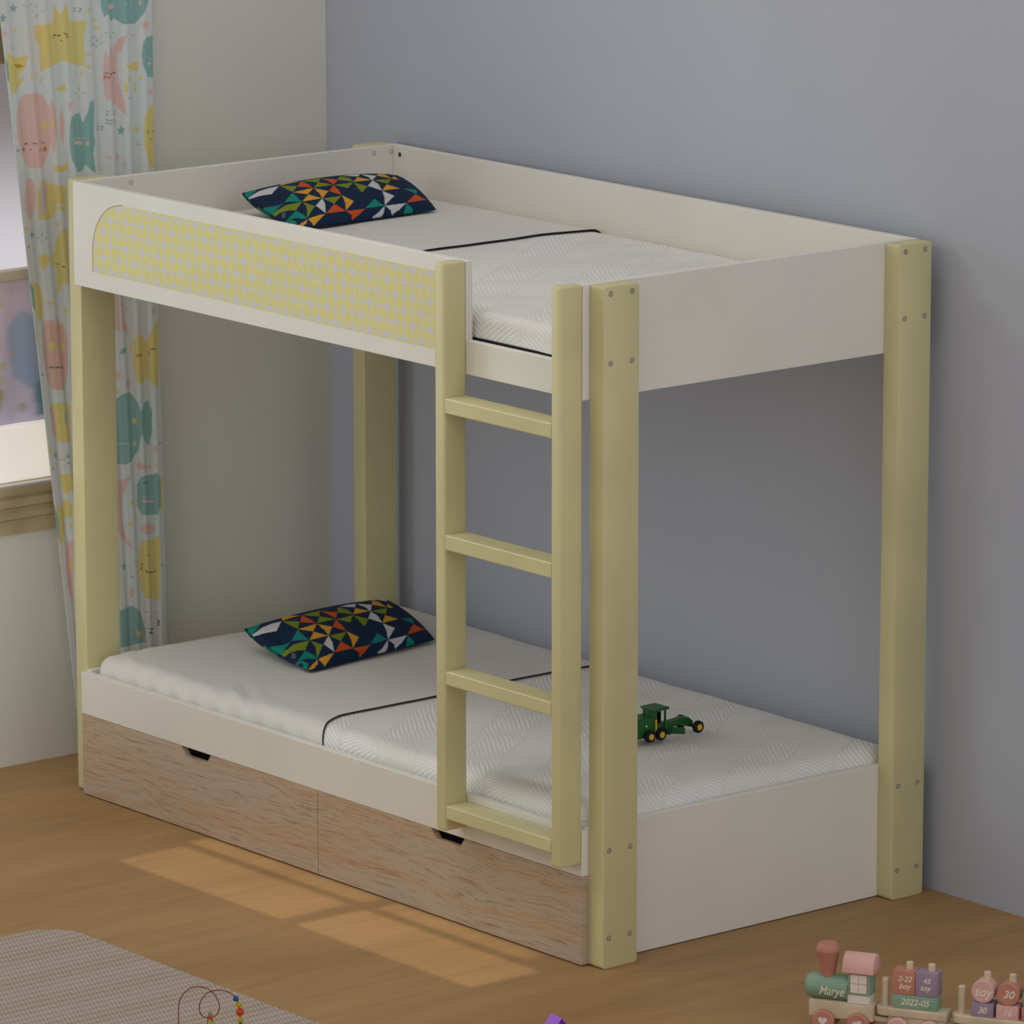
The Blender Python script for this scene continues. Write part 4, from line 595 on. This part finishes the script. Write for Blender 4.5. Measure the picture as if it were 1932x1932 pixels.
mattress(1.373, MUP - .004, .012, 8, 'white quilted mattress on the upper bunk behind the ladder', .004, .028, True)
def sh_low(y, z): return .010 * math.sin(y * 7) + .085 * max(0.0, 1 - (y + .01) / .13) ** 1.6
def sh_up(y, z): return .03 * max(0.0, (y - .8) / .2) ** 1.5 - .004 * math.sin(y * 9)
sheet(.250, MLO, .008, .982, 3, 'smooth white sheet over the pillow end of the lower bunk', .005, .045, sh_low, .0015)
sheet(1.380, MUP, .008, .908, 8, 'smooth white sheet over the pillow end of the upper bunk', .004, .029, sh_up, .0019)

# ------------------------------------------------------------------ pillows
PIL = json.loads(PIL_JSON)
def pillow(label, move):
    Cn = np.array([[0.279, 0.3396, 0.43], [0.2528, 0.8304, 0.433], [0.5251, 0.7817, 0.38], [0.5964, 0.3134, 0.38]])
    zb, TT, PV, PU = .3725, .048, .0, .04
    n = 240; g = np.sin(np.linspace(-PI / 2, PI / 2, n)) * .7 + np.linspace(-1, 1, n) * .3
    U, V = np.meshgrid(g, g, indexing='ij')
    s2 = (.5 + (U / 2) * (1 + PV * (1 - V ** 2)))[..., None]; w2 = (.5 + (V / 2) * (1 + PU * (1 - U ** 2)))[..., None]
    Mm = (1 - s2) * ((1 - w2) * Cn[0] + w2 * Cn[1]) + s2 * ((1 - w2) * Cn[3] + w2 * Cn[2])
    nn = np.cross(Cn[2] - Cn[0], Cn[1] - Cn[3]); nn /= np.linalg.norm(nn); nn *= np.sign(nn[2])
    e = np.clip((1 - U ** 2) * (1 - V ** 2), 0, 1)
    top = Mm + nn * (TT * e ** .5)[..., None]
    # soft dents near the left short side
    top[..., 2] -= .012 * np.exp(-(((U + .1) / .22) ** 2 + ((V + .86) / .10) ** 2)) + .008 * np.exp(-(((U - .75) / .2) ** 2 + ((V + .8) / .1) ** 2))
    bot = Mm.copy(); k = np.clip(e ** .4 * 1.15, 0, 1); bot[..., 2] = Mm[..., 2] * (1 - k) + zb * k
    Ct = fill_polys(U, V, PIL, (20, 40, 66), 1000.0); Cb = fill_polys(-U, V, PIL, (20, 40, 66), 1000.0)
    a = grid_mesh('pillow', top, Ct); b = grid_mesh('pillow', bot, Cb)
    bm = bmesh.new(); bm.from_mesh(a); bm.from_mesh(b); bpy.data.meshes.remove(a); bpy.data.meshes.remove(b)
    bmesh.ops.remove_doubles(bm, verts=bm.verts[:], dist=1e-6)
    c0 = Vector((0.4133, 0.5663, zb))
    bmesh.ops.transform(bm, matrix=T(*(c0 + Vector(move[:3]))) @ RZ(move[3]) @ T(*-c0), verts=bm.verts[:])
    tag(obj('pillow', bm, attr_mat('triangle_print_cotton', .8, .15, 300), smooth=True), label, 'pillow', 'triangle print pillows')
pillow('navy pillow with bright triangle print lying on the lower bunk', (0, 0, 0, 0))
pillow('navy pillow with bright triangle print lying on the upper bunk', (-.087, .074, 1.128, -.10))

# ------------------------------------------------------------------ toy road grader on the lower mattress (nose towards +y)
GREEN = plain('grader_green', (16, 84, 30), .38, .5); GREEN_D = plain('grader_dark_green', (10, 56, 24), .45, .4)
YEL = plain('grader_yellow', (214, 168, 20), .4, .5); TYRE = plain('black_tyre', (14, 14, 17), .6, .3)
gz = MLO + .003
def place_grader():
    gx = 1.6976
    root = empty('toy_road_grader', (gx, .60, gz), 'small green toy road grader with yellow hubs on the lower mattress', 'toy vehicle')
    xr = 0.0                                   # camera side of the wheels
    def bb(*a, **k):
        a = list(a); a[0] += gx; a[1] += gx; a[4] += gz; a[5] += gz; return B(*a, **k)
    # wheels: (y, far/near, radius)
    def wheel(x, y, rr, w):
        bm = lathe(bmesh.new(), [(rr * .55, -w / 2), (rr * .86, -w / 2), (rr, -w * .28), (rr, w * .28), (rr * .86, w / 2), (rr * .55, w / 2)], 28, T(gx + x, y, gz + rr) @ RY(PI / 2))
        o = obj('wheel', bm, TYRE, root, smooth=True, sharp=35)
        hb = lathe(bmesh.new(), [(.0001, w * .60), (rr * .16, w * .58), (rr * .2, w * .53), (rr * .40, w * .53), (rr * .44, w * .60), (rr * .52, w * .56), (rr * .54, -w * .56), (.0001, -w * .54)], 24, T(gx + x, y, gz + rr) @ RY(PI / 2))
        obj('hub', hb, YEL, o, smooth=True, sharp=35)
    for y in (.5445, .5795):
        wheel(-.006, y, .0150, .013); wheel(-.066, y, .0150, .013)
    wheel(-.004, .699, .0155, .013); wheel(-.070, .699, .0165, .013)
    body = bb(-.060, -.014, .462, .566, .010, .060, bev=.002)           # engine block
    obj('engine_block', body, GREEN, root)
    obj('engine_bay', bb(-.058, -.016, .545, .580, .012, .050, bev=.001), GREEN_D, root)
    obj('bay_pillar', bb(-.015, -.012, .568, .573, .018, .052), YEL, root)
    cab = bb(-.060, -.014, .566, .588, .040, .074, bev=.0015)
    box(cab, gx - .060, gx - .014, .574, .586, gz + .012, gz + .07, bev=.0008)
    for x in (-.058, -.018): box(cab, gx + x, gx + x + .004, .600, .604, gz + .018, gz + .075)
    box(cab, gx - .060, gx - .014, .566, .606, gz + .014, gz + .024)
    obj('cab', cab, GREEN, root)
    obj('cab_roof', bb(-.064, -.010, .563, .611, .0725, .0790, bev=.0015), GREEN, root)
    st = bmesh.new(); sphere(st, (gx - .034, .578, gz + .044), .006, 12, 8); tube(st, [(gx - .034, .580, gz + .040), (gx - .034, .592, gz + .024)], .0015, 6)
    obj('driver_seat', st, TYRE, root, smooth=True)
    # front frame: a sloping beam dropping to the axle
    pr = [(.598, .014), (.598, .032), (.652, .0362), (.678, .0385), (.690, .0365), (.704, .025), (.704, .013), (.690, .012), (.668, .024)]
    obj('front_beam', prism(bmesh.new(), [(a, gz + b) for a, b in pr], gx - .048, gx - .028, 'x', bev=.001, seg=1), GREEN, root)
    obj('front_axle', bb(-.068, -.006, .694, .700, .012, .019), GREEN_D, root)
    obj('blade', box(bmesh.new(), -.002, .002, -.032, .032, .004, .021, bev=.001, M=T(gx - .026, .634, gz) @ RZ(math.radians(-46))), GREEN, root)
    bm = lathe(bmesh.new(), [(.0055, 0), (.0055, .012)], 16, T(gx - .020, .610, gz + .014) @ RY(PI / 2)); obj('blade_joint', bm, GREEN_D, root)
    for y, z in ((.661, .0430), (.612, .0370)):
        bm = bmesh.new(); sphere(bm, (gx - .038, y, gz + z), .0024, 10, 8); obj('headlight', bm, YEL, root, smooth=True)
    bm = lathe(bmesh.new(), [(.0026, -.001), (.0026, .001), (.0001, .001)], 12, T(gx - .0138, .540, gz + .040) @ RY(PI / 2)); obj('marker_light', bm, plain('lamp_yellow', (226, 214, 110), .4), root)
    bm = bmesh.new(); tube(bm, [(gx - .030, .548, gz + .056), (gx - .030, .548, gz + .080)], .0008, 6); obj('antenna', bm, TYRE, root)
    return root
gr = place_grader(); gr.location.y -= .0195

# ------------------------------------------------------------------ rug
def rug_mat():
    M = Mat('woven_rug', (180, 162, 146), .9, .1); x, y, z = M.xyz()
    n = M.noise(M.vec(x, y, z), 5, 2)
    p = .031
    a = x / p + n * .10                                             # rows run along y
    fr = a.fract()
    rowm = 1.0 - ((fr - .5).abs()).smooth(.22, .46)
    st = ((y / .0105 + fr * .9 + a.floor() * .37).fract() - .5).abs().smooth(.10, .30)
    light = rowm * st
    big = ((x / .17 + n * .3).fract() - .5).abs().smooth(.1, .4)
    M1 = M.mix(big, (150, 135, 121), (158, 140, 131))
    fz = M.noise(M.vec(x, y, z), 220, 3)
    c = M.mix(light * .42 + fz * .15, M1, (205, 194, 178))
    M.color(c); M.bump(light + fz * .5, .3, .004); return M.mat
bm = prism(bmesh.new(), rrect(1.0385, 2.95, -2.3, -.7805, .10, 8), .0005, .0085, 'z', bev=.002)
tag(obj('rug', bm, rug_mat()), 'flat woven grey-beige striped rug on the floor', 'rug')

# ------------------------------------------------------------------ bead maze toy on the rug
RED = plain('red_wire', (120, 30, 28), .4, .4); BLUE = plain('bead_blue', (12, 80, 150), .4, .4); YB = plain('bead_yellow', (190, 160, 12), .4, .4); RB = plain('bead_red', (200, 56, 22), .4, .4)
GRW = plain('green_wire', (44, 110, 40), .4, .4)
bx, by = MAZE_XY; bz = .0085
def maze():
    right = Vector((.632, .775, 0))
    S_ = 1 / 800.0
    px0, py0 = 393, 1862
    top = .1955
    def q(px, py, dep=0.0):
        p = Vector((bx, by, bz)) + right * ((px - px0) * S_) + Vector((-.775, .632, 0)) * dep
        p.z = bz + top - (py - py0) * S_ * 1.02; return p
    root = empty('bead_maze', (bx, by, bz), 'wire bead maze toy with red wire loops and coloured beads on the rug', 'toy')
    Rm = T(bx, by, bz) @ RZ(math.atan2(.775, .632))
    obj('base', box(bmesh.new(), -.085, .085, -.05, .05, 0, .022, bev=.005, M=Rm), plain('maze_base_wood', (190, 160, 110), .5), root)
    import_pts = [(340, 2002), (340, 1932), (340, 1905), (341, 1893), (344, 1883), (350, 1874), (358, 1867), (367, 1863.5), (377, 1862.5), (387, 1864.5), (396, 1869), (404, 1877), (409, 1886), (412, 1896), (411, 1905), (406, 1913), (399, 1918), (391, 1918), (384, 1915), (379, 1909), (377, 1901), (378, 1891), (382, 1882), (388, 1875), (396, 1870), (405, 1867.5), (414, 1867), (423, 1868.5), (431, 1872), (438, 1878), (444, 1886), (447, 1896), (448, 1910), (448.5, 1932), (448.5, 2002)]
    wire = []
    for i in range(len(import_pts) - 1):
        for k in range(4):
            t = k / 4; P0 = import_pts[max(i - 1, 0)]; P1 = import_pts[i]; P2 = import_pts[i + 1]; P3 = import_pts[min(i + 2, len(import_pts) - 1)]
            cr = [.5 * (2 * P1[c] + (P2[c] - P0[c]) * t + (2 * P0[c] - 5 * P1[c] + 4 * P2[c] - P3[c]) * t * t + (3 * P1[c] - P0[c] - 3 * P2[c] + P3[c]) * t ** 3) for c in (0, 1)]
            wire.append(q(cr[0], cr[1], .004 * math.sin(i * .19)))
    bm = bmesh.new(); tube(bm, wire, .0011, 8); obj('wire', bm, RED, root, smooth=True)
    for px, py, rr, m in ((441, 1883, 5.2, BLUE), (446, 1894, 5.6, YB), (448, 1907, 7.2, RB), (448.3, 1920.5, 5.6, YB), (448.5, 1931, 5.0, BLUE), (396.5, 1917, 4.2, RB), (448.5, 1941, 5.5, YB), (448.5, 1953, 6.5, RB)):
        bm = bmesh.new(); sphere(bm, q(px, py), rr * S_, 20, 14); obj('bead', bm, m, root, smooth=True)
    pts = [q(391, 1990, -.02), q(391.5, 1925, -.02), q(393, 1910, -.02), q(395.5, 1903, -.02), q(397, 1904, -.016), q(398.5, 1915, .0), q(399, 1930, .005), q(399, 1990, .005)]
    bm = bmesh.new(); tube(bm, pts, .0011, 8); obj('wire', bm, GRW, root, smooth=True)
    # yellow ring stack on a white post block
    c = q(396, 1928); bm = bmesh.new()
    lathe(bm, [(.004, .004), (.010, .003), (.012, -.002), (.009, -.006), (.012, -.009), (.0135, -.013), (.010, -.018), (.0135, -.021), (.012, -.028), (.004, -.03)], 24, T(*c)); obj('ring_stack', bm, YB, root, smooth=True)
    bm = bmesh.new(); lathe(bm, [(.006, 0), (.034, -.0085), (.034, -.016), (.012, -.02), (.012, -.112)], 4, T(c.x, c.y, c.z - .001 + 0) @ RZ(.6)); obj('centre_post', bm, plain('maze_white', (205, 200, 190), .5), root)
maze()

# ------------------------------------------------------------------ purple roof-shaped block
PUR = plain('purple_block', (164, 88, 226), .45, .4)
a1, a2 = Vector(WEDGE[0]), Vector(WEDGE[1])          # the two ends of its ridge
dd = a2 - a1; hgt = a1.z
bm = prism(bmesh.new(), [(-.036, 0), (.036, 0), (.0, hgt - .0005)], 0, dd.length, 'y', bev=.0008, seg=1, M=T(a1.x, a1.y, .0005) @ RZ(math.atan2(-dd.x, dd.y)))
ends = dd.normalized()
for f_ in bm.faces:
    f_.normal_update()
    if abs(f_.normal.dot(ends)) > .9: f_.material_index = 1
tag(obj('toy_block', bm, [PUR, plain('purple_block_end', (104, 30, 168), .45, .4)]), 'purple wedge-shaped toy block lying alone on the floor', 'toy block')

# ------------------------------------------------------------------ wooden toy train
TANG = math.radians(TRAIN_ANG)
PLANK = plain('train_beech', (206, 186, 158), .5, .3, .05, 14)
SAGE = plain('train_sage', (134, 162, 139), .5, .3); CORAL = plain('train_coral', (190, 128, 110), .5, .3); PINK = plain('train_pink', (216, 168, 160), .5, .3)
LILAC = plain('train_lilac', (152, 134, 152), .5, .3); OFFW = plain('train_white', (222, 214, 202), .5, .3); INK = plain('letter_cream', (224, 216, 196), .6, .2)
ORG = Vector(TRAIN_ORG)
TM = T(*ORG) @ RZ(TANG) @ Matrix.Scale(.955, 4)                      # local: +x along the train, +y away from the viewer, z up
def V(x, y, z): return TM @ Vector((x, y, z))
def tb(*a, **k): return B(*a, M=TM, **k)
def heart():
    o = []
    for k in range(40):
        t = 2 * PI * k / 40
        o.append((.0165 / 17 * 16 * math.sin(t) ** 3 * .72, .0165 / 17 * (13 * math.cos(t) - 5 * math.cos(2 * t) - 2 * math.cos(3 * t) - math.cos(4 * t)) * .72 + .001))
    return o
def wheel(root, x, yf, r, mat, w=.012, rot=0.0, both=.052):
    for y, sgn in ((yf, -1), (yf + both, 1)):
        bm = lathe(bmesh.new(), [(.0001, -w / 2), (r * .86, -w / 2), (r, -w * .25), (r, w * .4), (r * .9, w / 2), (.0001, w / 2)], 36, TM @ T(x, y, r) @ RX(PI / 2 * (1 if sgn < 0 else -1)) @ RZ(rot) @ RX(PI))
        o = obj('wheel', bm, mat, root, smooth=True, sharp=35)
        if sgn < 0:
            bm = prism(bmesh.new(), heart(), -.0004, .0006, 'z', M=TM @ T(x, y - w / 2, r) @ RX(PI / 2) @ RZ(rot))
            obj('heart', bm, OFFW, o)
def word(parent, text, x, y, z, size, width=1.0, mat=None, shear=.30, bold=.016):
    me = lettering('lettering', text, size, TM @ T(x, y, z) @ RX(PI / 2), mat or INK, parent, shear, bold, width)
    obj('lettering', me, mat or INK, parent)

# locomotive
DZ = .075                                    # chassis top
loco = empty('toy_locomotive', V(.08, .025, 0), 'sage green wooden toy locomotive with pink roof and coral funnel', 'toy train')
bm = tb(0, .160, 0, .050, .031, DZ, bev=.006, seg=3); obj('chassis', bm, PLANK, loco, smooth=True, sharp=40)
obj('coupling_tongue', prism(bmesh.new(), rrect(.150, .208, .010, .040, .014), .034, .046, 'z', bev=.002, M=TM), PLANK, loco)
br = .030; bzc = DZ + br - .001
prof = [(.0001, -.001)] + [(br * math.sin(math.radians(t)), .018 * (1 - math.cos(math.radians(t)))) for t in range(10, 91, 10)] + [(br, .112), (.0001, .112)]
boiler = obj('boiler', lathe(bmesh.new(), prof, 40, TM @ T(-.016, .025, bzc) @ RY(PI / 2)), SAGE, loco, smooth=True, sharp=50)
word(boiler, 'Marye', .058, .025 - br - .0003, bzc - .004, .030, .82, bold=.01)
obj('chimney', lathe(bmesh.new(), [(.0001, -.004), (.0165, -.004), (.0180, .008), (.0272, .058), (.0292, .062), (.0288, .066), (.0225, .0785), (.0205, .0800), (.0001, .0802)], 36, TM @ T(.040, .025, .130)), CORAL, loco, smooth=True, sharp=28)
obj('cab_base', tb(.0965, .1510, .001, .046, DZ, .0945), OFFW, loco)
cab = obj('cab', tb(.0965, .1510, .001, .046, .0945, .152), SAGE, loco)
wf = obj('cab_window', tb(.1025, .1445, -.0002, .002, .100, .1465), CORAL, cab)
for a, b in ((.1036, .1229), (.1241, .1434)):
    for c, d in ((.1012, .1226), (.1240, .1453)): obj('window_pane', tb(a, b, -.0007, .001, c, d), OFFW, wf)
arch = [(-.008, .150)] + [(.0235 - .0315 * math.cos(math.radians(t)), .155 + .040 * math.sin(math.radians(t))) for t in range(0, 181, 12)] + [(.055, .150)]
obj('cab_roof', prism(bmesh.new(), arch, .0845, .1610, 'x', bev=.0012, seg=2, M=TM), PINK, loco, smooth=True, sharp=40)
for x, rt in ((.0395, 0), (.125, .25)): wheel(loco, x, -.006, .0270, CORAL, rot=rt)

def wagon(u0, u1, label, wheels, wmat, pegs):
    w = empty('toy_wagon', V((u0 + u1) / 2, .025, 0), label, 'toy train')
    pts = [(u1, 0), (u1, .050)] + [(u0 + .025 - .025 * math.sin(math.radians(t)), .025 + .025 * math.cos(math.radians(t))) for t in range(0, 181, 12)]
    obj('deck', prism(bmesh.new(), pts, .052, DZ - .001, 'z', bev=.004, seg=3, M=TM), PLANK, w, smooth=True, sharp=40)
    obj('chassis', tb(u0 + .035, u1 - .004, .004, .046, .031, .053, bev=.002), PLANK, w)
    obj('coupling_tongue', prism(bmesh.new(), rrect(u1 - .02, u1 + .045, .010, .040, .014), .034, .046, 'z', bev=.002, M=TM), PLANK, w)
    for x, y, z0, z1, rr in pegs:
        obj('peg', lathe(bmesh.new(), [(.0001, z0), (rr, z0), (rr, z1 - .002), (rr - .002, z1), (.0001, z1)], 24, TM @ T(x, y, 0)), PLANK, w, smooth=True, sharp=40)
    for x, rt in wheels: wheel(w, x, -.006, .0270, wmat, rot=rt)
    return w
U = lambda px: (px - 1525) / (836 * math.cos(TANG_IMG))
def block(name, shape, label, mat, lines, grp, tx=None):
    o = tag(obj(name, shape, mat, smooth=True, sharp=35), label, 'toy block', grp)
    for s_, x, z, sz, y in lines: word(o, s_, x, y, z, sz)
    return o
G1, G2 = 'stacking blocks on the first toy wagon', 'stacking blocks on the second toy wagon'
u0, u1 = U(1651), U(1790)
wagon(u0, u1, 'beech toy wagon with pink wheels behind the locomotive', ((U(1699), .4), (U(1760), -.3)), PINK,
      ((u0 + .022, .022, DZ - .002, DZ + .066, .0090), (U(1713), .028, DZ - .002, DZ + .109, .0085), (U(1755), .028, DZ - .002, DZ + .109, .0085)))
a, m, b = U(1686), U(1728.5), U(1771)
yf = .004
block('toy_block', tb(a, b, yf, .046, DZ - .001, DZ + .033, bev=.0015), 'long green block printed 2022-05 on the first wagon', SAGE, [('2022-05', (a + b) / 2, DZ + .016, .021, yf - .0003)], G1)
block('toy_block', tb(a, m - .0004, yf, .046, DZ + .0333, DZ + .0920, bev=.002), 'coral block printed 2-22 boy on the green block', CORAL, [('2-22', (a + m) / 2 + .002, DZ + .0715, .0185, yf - .0003), ('boy', (a + m) / 2 + .002, DZ + .0535, .0185, yf - .0003)], G1)
block('toy_block', tb(m + .0004, b, yf, .046, DZ + .0333, DZ + .0920, bev=.002), 'lilac block printed 45 toy on the green block', LILAC, [('45', (m + b) / 2 + .001, DZ + .0715, .0185, yf - .0003), ('toy', (m + b) / 2 - .002, DZ + .0545, .0185, yf - .0003)], G1)
u0, u1 = U(1797), U(1990)
wagon(u0, u1, 'beech toy wagon with sage green wheels at the right edge', ((U(1845), .2), (U(1913), .5)), SAGE,
      ((u0 + .022, .022, DZ - .002, DZ + .066, .0090), (U(1861), .028, DZ - .002, DZ + .105, .0085), (U(1909), .028, DZ - .002, DZ + .105, .0085), (U(1957), .028, DZ - .002, DZ + .105, .0085)))
def drum(xc, label, mat, txt):
    rr = .0272; zc = DZ + .0333 + rr
    bm = lathe(bmesh.new(), [(.0001, 0), (rr - .002, 0), (rr, .002), (rr, .040), (rr - .002, .042), (.0001, .042)], 40, TM @ T(xc, .046, zc) @ RX(PI / 2))
    block('toy_drum_block', bm, label, mat, [(txt, xc + .001, zc - .001, .031 if txt == 'toy' else .026, .0037)] if txt else [], G2)
def cube(xc, hw, label, mat, txt):
    block('toy_block', tb(xc - hw, xc + hw, yf, .046, DZ - .001, DZ + .0332, bev=.0015), label, mat, [(txt, xc, DZ + .015, .021, yf - .0003)] if txt else [], G2)
cube(U(1856.5), .0268, 'lilac block printed 30 on the second wagon', LILAC, '30'); drum(U(1856.8), 'pink round block printed toy standing on the lilac 30 block', PINK, 'toy')
cube(U(1904), .0268, 'pink block printed 16 on the second wagon', PINK, '16'); drum(U(1905), 'coral round block printed 30 standing on the pink 16 block', CORAL, '30')
cube(U(1952), .0268, 'coral block cut off by the right edge of the photo', CORAL, ''); drum(U(1953), 'sage green round block cut off at the right edge', SAGE, '')

# ------------------------------------------------------------------ light
wd = bpy.data.worlds.new('world'); sc.world = wd; wd.use_nodes = True
bg = wd.node_tree.nodes['Background']; bg.inputs[0].default_value = (*WORLD_C, 1); bg.inputs[1].default_value = WORLD_S
def area(name, loc, target, sx, sy, power, color=(1, 1, 1), spread=180):
    l = bpy.data.lights.new(name, 'AREA'); l.shape = 'RECTANGLE'; l.size = sx; l.size_y = sy; l.energy = power; l.color = color; l.spread = math.radians(spread)
    o = bpy.data.objects.new(name, l); COL.objects.link(o); o.location = loc
    o.rotation_euler = (Vector(target) - Vector(loc)).to_track_quat('-Z', 'Y').to_euler(); return o
for a in LIGHTS: area(*a)
# floor sun patches: an added spot lamp, node-masked into four pane shapes
SP = Vector((1.30, -3.3, 4.4))
l = bpy.data.lights.new('sun_patch_spot', 'SPOT'); l.energy = BEAM; l.spot_size = math.radians(120); l.spot_blend = 0; l.shadow_soft_size = .004
l.color = (1, .93, .84)
o = bpy.data.objects.new('sun_patch_spot', l); COL.objects.link(o); o.location = SP
l.use_nodes = True; nt = l.node_tree; em = nt.nodes['Emission']
tc = nt.nodes.new('ShaderNodeTexCoord'); sx = nt.nodes.new('ShaderNodeSeparateXYZ'); nt.links.new(tc.outputs['Normal'], sx.inputs[0])
dx, dy, dz = [S(nt, sx.outputs[i]) for i in range(3)]
fx = dx / dz * -SP.z + SP.x; fy = dy / dz * -SP.z + SP.y
def slab(v, a, b, e): return v.smooth(a - e, a + e) * (1.0 - v.smooth(b - e, b + e))
big_y = slab(fy, -.326, -.122, .012); low_y = slab(fy, -.086, -.027, .010)
m = slab(fx, .636, 1.318, .014) * big_y + slab(fx, 1.378, 2.050, .014) * big_y + slab(fx, .612, 1.330, .02) * low_y + slab(fx, 1.390, 1.955, .02) * low_y
nt.links.new(m.k, em.inputs['Strength'])
